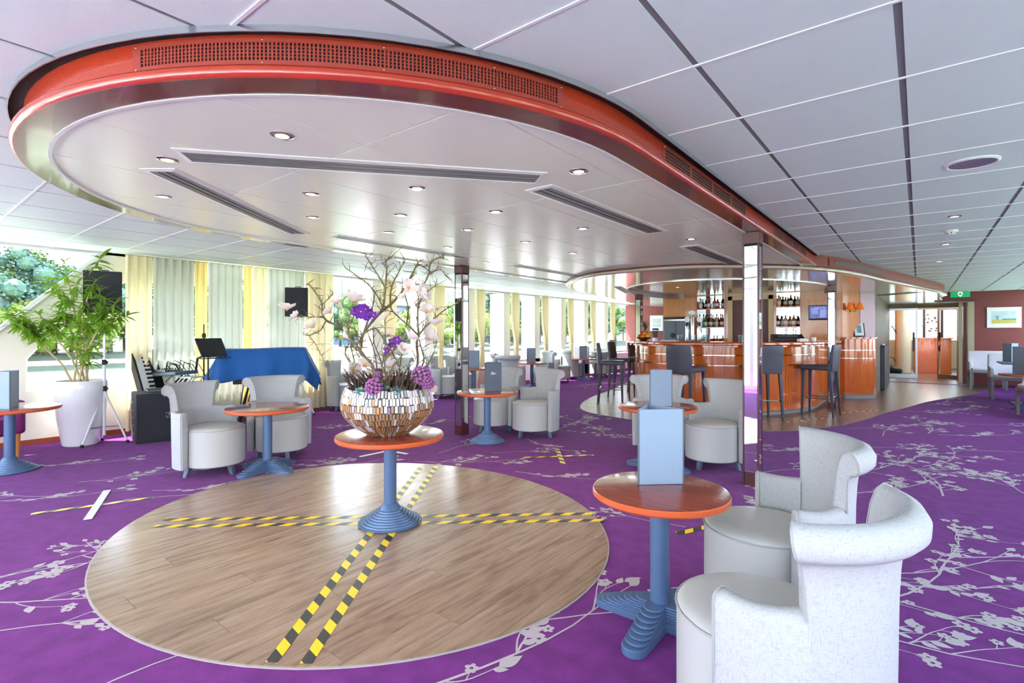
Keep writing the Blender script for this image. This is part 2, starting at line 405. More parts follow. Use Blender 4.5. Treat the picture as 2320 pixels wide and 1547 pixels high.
def in_disc(x, y, m=0): return ((x+3.0)/(1.68+m))**2+((y-2.16)/(1.48+m))**2 < 1
# (pixel x, pixel y, angle, scale, kind) of the branches that can be followed in the photograph
BR = [(60, 1330, 20, 1, 1), (120, 1290, 200, .9, 0), (230, 1345, 10, .8, 4), (90, 1400, 30, .8, 2), (210, 1265, 160, .6, 2), (330, 1490, 60, .8, 2),
      (130, 1125, 15, .7, 0), (40, 1130, 190, .7, 2), (170, 1050, 10, .8, 0), (330, 1075, 30, .8, 4), (430, 1115, 25, .8, 2), (480, 1105, 10, .7, 0),
      (760, 1050, 5, .9, 0), (1060, 1045, 0, .9, 4), (1290, 1080, -20, .8, 0), (700, 1040, 10, .6, 2), (520, 1050, 30, .7, 2), (1010, 900, 60, .8, 1), (1000, 955, 40, .8, 0),
      (1030, 1010, 70, .7, 2), (1330, 970, 30, 1, 3), (1370, 960, 80, 1, 1), (1290, 925, 20, .8, 2), (1240, 1010, -60, .7, 0), (1340, 875, 10, 1, 3), (1180, 1020, 20, .6, 2), (1400, 985, 120, .9, 4),
      (1230, 1440, 35, 1.0, 0), (1370, 1370, 20, .8, 2), (1440, 1180, 160, .6, 2),
      (1640, 1010, 10, .8, 2), (1800, 1020, -10, .9, 0), (1990, 1010, 10, .9, 2), (2080, 975, -10, 1, 3), (2160, 970, 30, 1, 1), (2240, 985, 0, 1, 0), (1990, 975, 60, .8, 2),
      (2100, 1075, 0, 1.1, 3), (2180, 1085, 40, 1, 1), (2250, 1080, -30, 1, 4), (2050, 1100, 20, 1, 0), (2280, 1110, 80, 1, 2), (2220, 1050, 10, .9, 1), (2290, 1020, 0, .9, 2),
      (2080, 1390, -35, .9, 3), (2200, 1340, -20, .9, 1), (2270, 1420, -40, .9, 0), (2150, 1470, -30, .9, 4), (2290, 1330, 10, .9, 3),
      (2120, 905, 10, 1, 0), (2180, 915, 10, 1, 1), (2060, 930, -5, .9, 2), (2220, 935, 0, 1, 3), (2250, 960, 0, .8, 2), (1760, 1060, 30, .8, 2), (1720, 1140, 50, .7, 0),
      (880, 1000, 20, .8, 2), (700, 965, 10, .8, 2), (745, 925, 20, .7, 2), (640, 1100, 10, .7, 4), (560, 1080, 60, .6, 2), (1420, 860, 20, .8, 2), (1060, 870, 20, .8, 2), (2310, 1250, 10, .8, 2), (2000, 1250, 60, .7, 2)]
for px, py, a, s, k in BR:
    x, y = at(px, py)
    if in_disc(x, y, -.25): continue
    ob('blossom_branch', motifs[k], fl, (x, y, 0), (0, 0, R(a)+TH), s)

# ---- outlines
def arc(c, r, a0, a1, n, sx=1, sy=1): return [(c[0]+sx*r*math.cos(a0+(a1-a0)*i/n), c[1]+sy*r*math.sin(a0+(a1-a0)*i/n)) for i in range(n+1)]
def stadium(off, n=48, yend=7.9):
    r = 1.92-off; p = [(XC-r, yend), (XC-r, 6.2), (XC-r, 5), (XC-r, 3.6)]+arc((XC, 2.3), r, PI, 2*PI, n)+[(XC+r, 3.6), (XC+r, 5), (XC+r, 6.2), (XC+r, yend)]
    return p
def crom(pts, per=5):
    out = []; n = len(pts)
    for i in range(n):
        p0, p1, p2, p3 = [Vector(pts[(i+k-1) % n]) for k in range(4)]
        for j in range(per):
            t = j/per; q = .5*((2*p1)+(p2-p0)*t+(2*p0-5*p1+4*p2-p3)*t*t+(3*p1-p0-3*p2+p3)*t**3); out.append((q.x, q.y))
    return out
def mirror_outline(half):
    r = [(XC+dx, y) for dx, y in half]; l = [(XC-dx, y) for dx, y in reversed(half) if dx > .01]
    return r+l
BSO = crom(mirror_outline([(0, 6.34), (.7, 6.45), (1.29, 6.88), (1.75, 7.4), (2.05, 7.95), (2.3, 8.8), (2.52, 9.95), (2.8, 11.2), (3.08, 12.5), (3.3, 13.5), (3.42, 14.4), (3.36, 15.0), (3.0, 15.4), (2.2, 15.6), (1.0, 15.65)]), 6)
BFL = crom(mirror_outline([(0, 7.12), (.6, 7.17), (1.28, 7.37), (1.68, 7.75), (2.03, 8.45), (2.3, 9.3), (2.52, 10.35), (2.8, 11.4), (3.08, 12.54), (3.5, 13.7), (3.85, 14.67), (4.12, 16.0), (4.25, YB), (2, YB)]), 4)
def offset(path, d, closed=True):
    n = len(path); out = []
    for i, p in enumerate(path):
        if closed: a, b = path[i-1], path[(i+1) % n]
        else: a, b = path[max(i-1, 0)], path[min(i+1, n-1)]
        t = Vector((b[0]-a[0], b[1]-a[1])); t.normalize(); out.append((p[0]-t.y*d, p[1]+t.x*d))
    return out
def sweep_profile(path, prof, closed, mb=None, sec=True):
    """prof: (inward offset, z)"""
    offs = {}
    for o, z in prof:
        if o not in offs: offs[o] = offset(path, o, closed)
    rings = [[(offs[o][i][0], offs[o][i][1], z) for o, z in prof] for i in range(len(path))]
    mb = mb or MB(); return mb.sweep(rings, closed_sec=sec, closed_path=closed)

def clip_poly(poly, clip):
    """Sutherland-Hodgman, clip convex and counter-clockwise"""
    out = poly
    for i in range(len(clip)):
        a, b = clip[i], clip[(i+1) % len(clip)]; inp_, out = out, []
        if not inp_: break
        ins = lambda p: (b[0]-a[0])*(p[1]-a[1])-(b[1]-a[1])*(p[0]-a[0]) >= 0
        for j in range(len(inp_)):
            p, q = inp_[j-1], inp_[j]; ip, iq = ins(p), ins(q)
            if ip != iq:
                d1 = (b[0]-a[0])*(p[1]-a[1])-(b[1]-a[1])*(p[0]-a[0]); d2 = (b[0]-a[0])*(q[1]-a[1])-(b[1]-a[1])*(q[0]-a[0]); t = d1/(d1-d2)
                out.append((p[0]+(q[0]-p[0])*t, p[1]+(q[1]-p[1])*t))
            if iq: out.append(q)
    return out
def clean(poly):
    o = []
    for p in poly:
        if not o or (abs(p[0]-o[-1][0])+abs(p[1]-o[-1][1])) > 1e-5: o.append(p)
    while len(o) > 2 and abs(o[0][0]-o[-1][0])+abs(o[0][1]-o[-1][1]) < 1e-5: o.pop()
    return o

# ---- round wood inlay with planks
wf = MB().prism([(XC-.05+1.694*math.cos(2*PI*i/96), 2.16+1.494*math.sin(2*PI*i/96)) for i in range(96)], .0, .004).build('floor_wood', mat('inlay_edge', (178, 172, 168), .5), smooth=0)
tag(wf, 'oval brown wood plank inlay set in the purple carpet', kind='structure')
ell = [(XC-.05+1.685*math.cos(2*PI*i/96), 2.16+1.485*math.sin(2*PI*i/96)) for i in range(96)]
for i in range(19):
    x0 = -4.72+i*.184; ys = -.4+(i*.47) % 1.22
    for j in range(-1, 5):
        y0 = ys+j*1.22-.6
        pl = clean(clip_poly([(x0+.0008, y0+.0008), (x0+.1832, y0+.0008), (x0+.1832, y0+1.2192), (x0+.0008, y0+1.2192)], ell))
        if len(pl) > 2: MB().prism(pl, .003, .008+rd.uniform(0, .0003)).build('plank', M['plank'], wf, smooth=0)
# ---- bar floor
bf = MB().prism([p for p in BFL], .0, .003).build('floor_bar', M['kick'], smooth=0); tag(bf, 'glossy brown tile floor around the bar with curved edge', kind='structure')
CORE = 0
for i in range(16):
    for j in range(24):
        x0 = XC-4.5+i*.6; y0 = 7.1+j*.42
        c = (x0+.3, y0+.21); vis = True
        sub = clean(clip_poly([(x, min(y, YB-.001)) for x, y in BFL], [(x0+.002, y0+.002), (x0+.598, y0+.002), (x0+.598, y0+.418), (x0+.002, y0+.418)]))
        if len(sub) > 2 and abs(sum(sub[k-1][0]*sub[k][1]-sub[k][0]*sub[k-1][1] for k in range(len(sub)))) > .01: MB().prism(sub, .002, .006).build('tile', M['tile'], bf, smooth=0)
lf = MB().bb((-.7, YB+.3, -.12), (1.4, 27, 0.002)).build('floor_lobby', M['tile'], smooth=0); tag(lf, 'brown tile floor of the lobby beyond the glass doors', kind='structure')

# ---- main ceiling
cl = MB().bb((XL-.2, YF-.2, ZC+.005), (XR+.2, YB+.3, ZC+.1)).build('ceiling', M['ceil_joint'], smooth=0); tag(cl, 'pale grey panelled ceiling with dark recessed joints', kind='structure')
GX0, GDX, GY0, GDY = -.054, .6185, 2.6, .6125
cells = []
for i in range(-14, 5):
    for j in range(-10, 25):
        x0 = GX0+(i-1)*GDX; x1 = x0+GDX; y0 = GY0+j*GDY; y1 = y0+GDY
        x0c, x1c, y0c, y1c = max(x0, XL), min(x1, XR), max(y0, YF), min(y1, YB)
        if x1c-x0c < .05 or y1c-y0c < .05: continue
        cxm, cym = (x0+x1)/2, (y0+y1)/2
        # wholly hidden above the two dropped soffits
        def inside(x, y):
            if y < 2.3: return (x-XC)**2+(y-2.3)**2 < 1.84**2
            if y < 8.2 and abs(x-XC) < 1.84: return True
            return 8 < y < 15.2 and abs(x-XC) < 2.0+.17*(y-8)
        if all(inside(x, y) for x in (x0, x1) for y in (y0, y1)): continue
        d = -cxm*ST+cym*CT; l = cxm*CT+cym*ST
        vis = d > .3 and abs(l/d) < 1.15 and (CAMH-ZC)*F/d+HY > -150
        cells.append((0 if vis else 1, d, x0c, x1c, y0c, y1c))
cells.sort(); rest = MB()
cache = {}
for k, (nv, d, x0, x1, y0, y1) in enumerate(cells):
    w, h = x1-x0-.024, y1-y0-.006
    if k < 295 and not nv:
        key = (round(w, 3), round(h, 3))
        if key not in cache: cache[key] = MB().box((0, 0, .006), (w, h, .012)).mesh('panel', M['ceil'], 0)
        ob('panel', cache[key], cl, ((x0+x1)/2, (y0+y1)/2, ZC))
    else: rest.box(((x0+x1)/2, (y0+y1)/2, ZC+.006), (w, h, .012))
o = rest.build('panels', M['ceil'], cl, smooth=0); o['kind'] = 'stuff'
sm = MB().box((0, 0, 0), (XR-XL, .012, .006)).mesh('joint_strip', M['white_metal'], 0)
for j in range(-9, 25):
    y = GY0+j*GDY
    if YF < y < YB:
        if y < .45 or y > 15.7: ob('joint_strip', sm, cl, ((XL+XR)/2, y, ZC-.001))
        else:
            for xa, xb in ((XL, XC-1.9), (XC+1.9, XR)):
                if y < 2.3: h_ = math.sqrt(max(1.9**2-(y-2.3)**2, 0)); xa, xb = (XL, XC-h_) if xa == XL else (XC+h_, XR)
                elif y > 7.6: h_ = 2.2+.16*(y-7.6); xa, xb = (XL, XC-h_) if xa == XL else (XC+h_, XR)
                MB().bb((xa, y-.006, ZC-.004), (xb, y+.006, ZC+.002)).build('joint_strip', M['white_metal'], cl, smooth=0)

# ---- big oval soffit
sf = empty('ceiling_soffit', (0, 0, 0), kind='structure', label='long oval dropped soffit of glossy white panels with burl fascia')
ST0 = stadium(0)
sweep_profile(ST0, [(.05, ZC), (.05, 2.205), (.07, 2.205), (.07, ZC)], False).build('fascia', M['fascia'], sf)
rimp = [(.05, 2.21), (.012, 2.206), (.002, 2.196), (0, 2.184), (.004, 2.172), (.014, 2.164), (.06, 2.164), (.06, 2.21)]
sweep_profile(ST0, rimp, False).build('rim', M['rim'], sf)
sweep_profile(ST0, [(.02, 2.1635), (.02, 2.168), (.135, 2.168), (.135, 2.1635)], False).build('band', M['band'], sf)
sweep_profile(ST0, [(.135, 2.160), (.135, 2.172), (.150, 2.176), (.150, 2.160)], False).build('inner_trim', M['white_metal'], sf)
sweep_profile(ST0, [(-.005, ZC+.001), (-.005, ZC-.022), (.0, ZC-.022), (.0, ZC+.001)], False).build('metal_edge', M['steel'], sf)
sweep_profile(ST0, [(.0, ZC-.0005), (.05, ZC-.0005), (.05, ZC-.003), (.0, ZC-.003)], False).build('shadow_gap', M['dark'], sf)
inner = stadium(.148, yend=7.7)
MB().prism(inner, ZS+.008, ZS+.03).build('backing', M['ceil_joint'], sf, smooth=0)
gx = [-4.9, -4.6, -3.965, -3.31, -2.675, -2.02, -1.335, -1.0]; gy = [.16, 1.44, 2.74, 4.0, 5.28, 6.56, 7.84]
for i in range(len(gx)-1):
    for j in range(len(gy)-1):
        q = clean(clip_poly([(gx[i]+.004, gy[j]+.004), (gx[i+1]-.004, gy[j]+.004), (gx[i+1]-.004, gy[j+1]-.004), (gx[i]+.004, gy[j+1]-.004)], inner))
        if len(q) > 2: MB().prism(q, ZS-.002, ZS+.008).build('panel', M['soffit'], sf, smooth=0)
# fascia seams
for a in (-128, -62, -38, -150):
    c, s = math.cos(R(a)), math.sin(R(a)); r = 1.873
    MB().box((XC+r*c, 2.3+r*s, 2.262), (.003, .004, .1), R(a)).build('seam', M['band'], sf, smooth=0)

# ---- air grilles on the fascia
def curved_grille():
    e = empty('air_grille', (XC, 2.3, 2.266), 0, 'long curved perforated red air grille on the near end of the oval fascia', 'vent')
    def ang(px, py, z): x, y = at(px, py, z); return math.atan2(y-2.3, x-XC)
    a0 = ang(286, 130, 2.262)-2*PI if ang(286, 130, 2.262) > 0 else ang(286, 130, 2.262); a1 = ang(1300, 212, 2.262)
    r = 1.878
    def ringbox(b, aa, ab, za, zb, ra, rb, n=None):
        n = n or max(1, int(abs(ab-aa)/.05)); rings = []
        for i in range(n+1):
            t = aa+(ab-aa)*i/n; c, s = math.cos(t), math.sin(t); rings.append([(ra*c, ra*s, za), (rb*c, rb*s, za), (rb*c, rb*s, zb), (ra*c, ra*s, zb)])
        b.sweep(rings)
    z0, z1 = -.048, .047; h0, h1 = -.030, .031; m = .018
    b = MB(); ringbox(b, a0, a1, z0, h0, r-.004, r+.001); ringbox(b, a0, a1, h1, z1, r-.004, r+.001)
    ringbox(b, a0, a0+m, h0, h1, r-.004, r+.001, 1); ringbox(b, a1-m, a1, h0, h1, r-.004, r+.001, 1); b.build('plate', M['fascia_plate'], e)
    b = MB(); ringbox(b, a0+m, a1-m, h0, h1, r-.0055, r-.0045); b.build('backing', M['dark'], e)
    b = MB(); n = 112
    for i in range(1, n): t = a0+m+(a1-a0-2*m)*i/n; ringbox(b, t-.0017, t+.0017, h0, h1, r-.004, r, 1)
    for k in range(1, 5): z = h0+(h1-h0)*k/5; ringbox(b, a0+m, a1-m, z-.0015, z+.0015, r-.004, r)
    o = b.build('mesh', M['fascia_plate'], e); o['kind'] = 'stuff'
    for t in (a0+.008, a0+(a1-a0)*.3, a0+(a1-a0)*.55, a0+(a1-a0)*.8, a1-.008):
        for z in (z0+.008, z1-.008): MB().ball(((r+.001)*math.cos(t), (r+.001)*math.sin(t), z), .0035, 8, 6).build('screw', M['chrome'], e)
curved_grille()
def slot_grille(x0, x1, label, n=4):
    X = XC+1.92-.05+.001; ya, yb = yat(x0, X), yat(x1, X)
    e = empty('air_grille', (X, (ya+yb)/2, 2.266), 0, label, 'vent', 'slotted grilles on the straight fascia')
    hl = (yb-ya)/2; b = MB().box((.001, 0, .042), (.004, 2*hl, .012)); b.box((.001, 0, -.042), (.004, 2*hl, .012))
    w = 2*hl/n
    for i in range(n+1): b.box((.001, -hl+i*w, 0), (.004, .03 if i not in (0, n) else .04, .074))
    b.build('plate', M['fascia_plate'], e, smooth=0)
    MB().box((-.0005, 0, 0), (.001, 2*hl, .075)).build('backing', M['dark'], e, smooth=0)
    for i in range(n):
        for k in range(3): MB().box((.0015, -hl+(i+.5)*w, -.018+.018*k), (.003, w-.03, .005)).build('slat', M['fascia_plate'], e, smooth=0)
    for y in (-hl+.01, hl-.01):
        for z in (-.042, .042): MB().ball((.003, y, z), .003, 6, 5).build('screw', M['chrome'], e)
slot_grille(1503, 1690, 'first slotted red grille behind the curved one, before the near column')
slot_grille(1753, 1826, 'second slotted red grille of the fascia, between near column and bar')

# ---- bar soffit
bs = empty('ceiling_bar_soffit', (0, 0, 0), kind='structure', label='teardrop dropped soffit over the bar with red fascia')
sweep_profile(BSO, [(.05, ZC), (.05, 2.175), (.07, 2.175), (.07, ZC)], True).build('fascia', M['bar_fascia'], bs)
sweep_profile(BSO, [(.05, 2.178), (.012, 2.174), (.0, 2.160), (0, 2.152), (.02, 2.142), (.06, 2.142), (.06, 2.178)], True).build('rim', M['band'], bs)
sweep_profile(BSO, [(.004, 2.150), (.0, 2.138), (.006, 2.124), (.02, 2.119), (.10, 2.119), (.10, 2.150)], True).build('lower_rim', M['soffit_bar'], bs)
INN = [(XC+1.75*math.cos(2*PI*i/80), 10.6+2.75*math.sin(2*PI*i/80)) for i in range(80)]
b = MB(); of = offset(BSO, .09)
# plate with an oval opening: stitch ring by angle about the opening's centre
def ang_sort(path, c=(XC, 10.6), n=120):
    out = []
    for i in range(n):
        a = 2*PI*i/n; dx, dy = math.cos(a), math.sin(a); best = None
        for k in range(len(path)):
            p, q = path[k-1], path[k]; ex, ey = q[0]-p[0], q[1]-p[1]; den = dx*ey-dy*ex
            if abs(den) < 1e-12: continue
            t = ((p[0]-c[0])*ey-(p[1]-c[1])*ex)/den; u = ((p[0]-c[0])*dy-(p[1]-c[1])*dx)/den
            if t > 0 and -1e-6 <= u <= 1+1e-6 and (best is None or t < best): best = t
        out.append((c[0]+dx*best, c[1]+dy*best))
    return out
oA, iA = ang_sort(of), ang_sort(INN); n = 120
b.add([(x, y, ZB) for x, y in oA]+[(x, y, ZB) for x, y in iA], [(i, (i+1) % n, n+(i+1) % n, n+i) for i in range(n)])
b.build('plate', M['soffit_bar'], bs)
sweep_profile(INN, [(0, ZB-.012), (0, ZB+.07), (.02, ZB+.07), (.02, ZB-.012)], True).build('inner_ring', M['steel'], bs)
MB().prism(INN, ZB+.055, ZB+.07).build('inner_plate', M['soffit_bar'], bs)
MB().bb((-.72, 15.2, ZB+.001), (.42, 16.95, ZB+.03)).build('lobby_plate', M['soffit_bar'], bs, smooth=0)
MB().bb((-.72, 16.95, ZB+.001), (1.03, 18.95, ZB+.03)).build('lobby_plate', M['soffit_bar'], bs, smooth=0)
# flat mesh grille on the bar fascia, following its curve
def fascia_plate_grille():
    pth = offset(BSO, .045); seg = []
    for x, y in pth:
        d = -x*ST+y*CT; l = x*CT+y*ST
        if x > XC and y < 11 and 1872 < CX+F*l/d < 2012: seg.append((x, y))
    seg.sort(key=lambda p: p[1]); c = seg[len(seg)//2]
    e = empty('air_grille', (c[0], c[1], 2.25), 0, 'dark recessed air grille on the bar soffit fascia', 'vent')
    sg_ = [(x-c[0], y-c[1]) for x, y in seg]
    sweep_profile(sg_, [(-.004, -.05), (-.004, .055), (.02, .055), (.02, -.05)], False).build('plate', M['bar_fascia'], e)
    inn = sg_[1:-1]
    sweep_profile(inn, [(-.0055, -.034), (-.0055, .038), (-.003, .038), (-.003, -.034)], False).build('backing', M['brown_frame'], e)
    for k in range(4): sweep_profile(inn, [(-.010, -.026+k*.017), (-.010, -.021+k*.017), (-.005, -.021+k*.017), (-.005, -.026+k*.017)], False).build('slat', M['diff_slat'], e)
fascia_plate_grille()

# ---- linear diffusers in the soffit
def diffuser(p, q, w, label, z=ZS-.002, n=3, wide=.03):
    v = Vector((q[0]-p[0], q[1]-p[1])); L = v.length
    e = empty('linear_diffuser', ((p[0]+q[0])/2, (p[1]+q[1])/2, z), math.atan2(v.y, v.x), label, 'vent', 'linear diffusers in the soffit')
    b = MB(); f = wide
    for s in (-1, 1):
        b.add([(-L/2, s*w/2, -.004), (L/2, s*w/2, -.004), (L/2-f, s*(w/2-f), -.009), (-L/2+f, s*(w/2-f), -.009), (-L/2, s*w/2, 0), (L/2, s*w/2, 0), (L/2-f, s*(w/2-f), 0), (-L/2+f, s*(w/2-f), 0)],
              [(0, 1, 2, 3), (7, 6, 5, 4), (0, 4, 5, 1), (3, 2, 6, 7)])
        b.add([(s*L/2, -w/2, -.004), (s*L/2, w/2, -.004), (s*(L/2-f), w/2-f, -.009), (s*(L/2-f), -w/2+f, -.009), (s*L/2, -w/2, 0), (s*L/2, w/2, 0), (s*(L/2-f), w/2-f, 0), (s*(L/2-f), -w/2+f, 0)],
              [(0, 3, 2, 1), (7, 4, 5, 6), (0, 1, 5, 4), (3, 7, 6, 2)])
    b.build('frame', M['white_metal'], e, smooth=0)
    MB().box((0, 0, -.001), (L-2*f, w-2*f, .002)).build('backing', M['dark'], e, smooth=0)
    iw = w-2*f
    for k in range(n):
        y = -iw/2+iw*(k+.5)/n
        MB().box((0, y, -.005), (L-2*f, iw/n*.72, .004)).build('slat', M['diff_slat'], e, smooth=0)
diffuser((-2.84, .96), (-1.66, 2.37), .21, 'longest diagonal slot vent, nearest the curved grille')
diffuser((-3.16, .96), (-4.26, 2.37), .19, 'diagonal slot vent running away to the curtained side')
diffuser((-1.785, 2.5), (-1.775, 4.25), .2, 'straight slot vent before the near column')
diffuser((-4.10, 2.6), (-4.08, 4.32), .15, 'narrow slot vent above the vase branches')
diffuser((-1.80, 5.1), (-1.81, 6.86), .2, 'straight slot vent beside the near column toward the bar')
diffuser((-4.06, 5.16), (-4.08, 6.98), .15, 'narrow slot vent nearest the bar soffit tip')
diffuser((-4.15, 8.2), (-4.62, 9.6), .15, 'slot vent under the bar soffit near the pineapple', ZB-.001)
diffuser((-.05, 13.0), (-.7, 13.6), .3, 'ribbed vent in the bar soffit near the glass doors', ZB-.001, 5)

# ---- downlights
DLn = [0]
def downlight(x, y, z, label, group, warm=True):
    e = empty('downlight', (x, y, z), 0, label, 'light', group)
    MB().lathe([(.030, 0), (.030, -.004), (.045, -.005), (.052, -.001), (.052, 0)], 20).build('ring', M['chrome'], e)
    MB().lathe([(.0, -.0025), (.030, -.0025)], 16, cap=False).build('lamp', M['emit_warm'], e)
    ld = DLdata; o = bpy.data.objects.new('spot', ld); COL.objects.link(o); o.parent = e; o.location = (0, 0, -.02)
DLdata = bpy.data.lights.new('downlight', 'SPOT'); DLdata.energy = 6; DLdata.color = (1, .8, .58); DLdata.spot_size = R(110); DLdata.spot_blend = .8; DLdata.shadow_soft_size = .03
LX = [(639, 307), (379, 362), (369, 445), (704, 439), (945, 426), (1311, 388), (708, 492), (907, 487), (1123, 479), (1059, 520), (881, 526), (1190, 548), (1320, 517), (1013, 560), (1100, 594), (1297, 573), (1566, 541)]
DL_LAB = ['downlight nearest the curved grille', 'downlight beside the sharp corner between two diagonal vents', 'downlight by the left rim of the oval soffit', 'downlight between the two diagonal vents',
          'downlight just beyond the longest diagonal vent', 'downlight beyond the tip of the longest diagonal vent', 'downlight beside the far half of the second diagonal vent', 'central soffit downlight of the third row',
          'downlight beside the start of the straight vent', 'downlight in front of the far mirrored column', 'downlight just above the narrow vent over the vase', 'central downlight farther toward the bar', 'downlight beside the middle of the straight vent',
          'downlight left of the far mirrored column along the narrow vent', 'downlight just past the far mirrored column', 'chrome ringed downlight between the far column and the bar', 'large chrome downlight beside the near mirrored column']
for (px, py), lb in zip(LX, DL_LAB):
    x, y = at(px, py, ZS-.002); downlight(x, y, ZS-.002, lb, 'downlights in the oval soffit')
for px, py, lb in ((2163, 490, 'ceiling downlight nearest the round speaker grille on the grey ceiling'), (2143, 553, 'ceiling downlight behind the smoke detector'), (2128, 592, 'farthest downlight on the grey ceiling')):
    x, y = at(px, py, ZC); downlight(x, y, ZC, lb, 'downlights in the grey ceiling')
for X_, Y_, lb in ((-2.2, 9.6, 'downlight above the taps in the bar canopy'), (-3.6, 9.6, 'downlight over the left end of the bar'), (-2.0, 11.3, 'downlight before the right bottle shelf'), (-3.7, 11.3, 'downlight before the left bottle shelf')):
    downlight(X_, Y_, ZB+.055, lb, 'downlights over the bar')
# round speaker grille, smoke detectors
x, y = at(2202, 368, ZC)
sg = empty('ceiling_speaker', (x, y, ZC), 0, 'large round grey speaker grille in the ceiling', 'speaker')
MB().lathe([(.13, 0), (.13, -.006), (.118, -.012), (.110, -.008)], 40, cap=False).build('ring', M['white_metal'], sg)
MB().lathe([(0, -.006), (.112, -.008)], 40, cap=False).build('grille', M['steel'], sg)
for px, py, lb in ((2155, 522, 'white smoke detector on the grey ceiling near the exit sign'),):
    x, y = at(px, py, ZC); e = empty('smoke_detector', (x, y, ZC), 0, lb, 'detector')
    MB().lathe([(.055, 0), (.055, -.012), (.05, -.018)], 24).build('base', M['white_metal'], e)
    MB().lathe([(.042, -.018), (.042, -.022), (.034, -.04), (0, -.045)], 24).build('head', M['white_metal'], e)
    for k in range(8): MB().box((.038*math.cos(k*PI/4), .038*math.sin(k*PI/4), -.027), (.006, .01, .01), k*PI/4).build('slot', M['dark'], e)

# ---- left wall with windows
wl = empty('wall_left', (0, 0, 0), kind='structure', label='window wall of the lounge with cream and white panels')
TW = XL-.12
def wx(poly, m, name='panel', x0=TW, x1=XL): return MB().prism_x(poly, x0, x1).build(name, m, wl, smooth=0)
wx([(YF, 0), (5.0, 0), (5.0, .62), (YF, .62)], M['cream_wall'], 'sill_wall')
wx([(5.0, 0), (YB, 0), (YB, .62), (5.0, .62)], M['white_wall'], 'sill_wall')
wx([(.23, .62), (1.16, .62), (1.16, 1.0), (1.24, 1.12), (2.06, 1.96), (2.16, 2.0), (3.0, 2.0), (3.0, ZC), (1.87, ZC)], M['cream_wall'], 'slanted_panel')
MB().prism_x([(.20, .62), (.27, .62), (1.92, ZC), (1.85, ZC)], XL-.02, XL+.03).build('slanted_trim', M['white_metal'], wl, bevel=.006)
wx([(YF, 2.30), (YB, 2.30), (YB, ZC+.01), (YF, ZC+.01)], M['white_wall'], 'header')
cs = [4.78+1.31*k for k in range(9)]
for c in cs: wx([(c-.10, 0), (c+.14, 0), (c+.14, 2.3), (c-.10, 2.3)], M['white_wall'], 'pillar', XL-.45, XL)
MB().bb((XL-.62, YF-2, 2.36), (XL, YB+1, 2.48)).build('roof_overhang', M['white_wall'], wl, smooth=0)
def window(n, poly, mull=()):
    e = empty('window_%d' % n, (0, 0, 0), kind='structure')
    pts = [(XL-.05, y, z) for y, z in poly]; MB().tube(pts, .014, 6, closed=True).build('window_frame', M['white_metal'], e)
    MB().prism_x(poly, XL-.056, XL-.050).build('pane', M['pane'], e, smooth=0)
window(1, [(YF, .62), (.22, .62), (1.86, 2.3), (YF, 2.3)])
window(2, [(1.17, .64), (1.17, 1.0), (1.25, 1.11), (2.07, 1.95), (2.16, 1.99), (3.0, 1.99), (3.0, .64)])
window(3, [(3.0, .62), (4.68, .62), (4.68, 2.3), (3.0, 2.3)])
for k in range(8): window(4+k, [(cs[k]+.14, .62), (cs[k+1]-.10, .62), (cs[k+1]-.10, 2.3), (cs[k]+.14, 2.3)])
bl = MB().bb((XL, YF, 0), (XL+.015, YB, .06)).build('baseboard_left', M['base_wood'], smooth=0); tag(bl, 'reddish brown wooden skirting along the window wall', kind='structure')
# ---- right wall
wr = empty('wall_right', (0, 0, 0), kind='structure', label='window wall on the other side of the lounge')
MB().bb((XR, YF, 0), (XR+.12, YB, .62)).build('sill_wall', M['white_wall'], wr, smooth=0)
MB().bb((XR, YF, 2.3), (XR+.12, YB, ZC+.01)).build('header', M['white_wall'], wr, smooth=0)
for k in range(15):
    y = YF+.3+k*1.31
    if y < YB-.4: MB().bb((XR, y, .62), (XR+.12, y+.35, 2.3)).build('pillar', M['white_wall'], wr, smooth=0)
    if y+.35 < YB-1: MB().bb((XR+.05, y+.35, .62), (XR+.056, y+1.31, 2.3)).build('pane', M['pane'], wr, smooth=0)
# ---- front (behind the camera): panoramic bow windows
wfr = empty('wall_front', (0, 0, 0), kind='structure', label='panoramic bow window wall')
MB().bb((XL, YF-.12, 0), (XR, YF, .12)).build('sill_wall', M['white_wall'], wfr, smooth=0)
MB().bb((XL, YF-.12, 2.3), (XR, YF, ZC+.01)).build('header', M['white_wall'], wfr, smooth=0)
for k in range(7): x = XL+k*(XR-XL-.2)/6; MB().bb((x, YF-.12, .12), (x+.1, YF, 2.3)).build('pillar', M['white_wall'], wfr, smooth=0)
for k in range(6): x = XL+k*(XR-XL-.2)/6; MB().bb((x+.1, YF-.06, .12), (x+(XR-XL-.2)/6, YF-.054, 2.3)).build('pane', M['pane'], wfr, smooth=0)
# ---- back wall
wb = empty('wall_back', (0, 0, 0), kind='structure', label='dark red end wall with framed pictures')
MB().bb((1.06, YB, 0), (XR+.12, YB+.12, ZC)).build('wall_panel', M['red_wall'], wb, smooth=0)
MB().bb((XL-.12, YB, 0), (-5.0, YB+.12, ZC)).build('wall_panel', M['red_wall'], wb, smooth=0)
MB().bb((.45, YB-.02, 2.13), (1.10, YB+.12, ZC)).build('lintel', M['red_wall'], wb, smooth=0)
MB().bb((.30, YB-.04, 2.09), (1.10, YB+.1, 2.13)).build('lintel_edge', M['brown_frame'], wb, smooth=0)
MB().bb((1.06, YB-.015, 0), (XR, YB, .06)).build('baseboard_back', M['brown_frame'], wb, smooth=0)
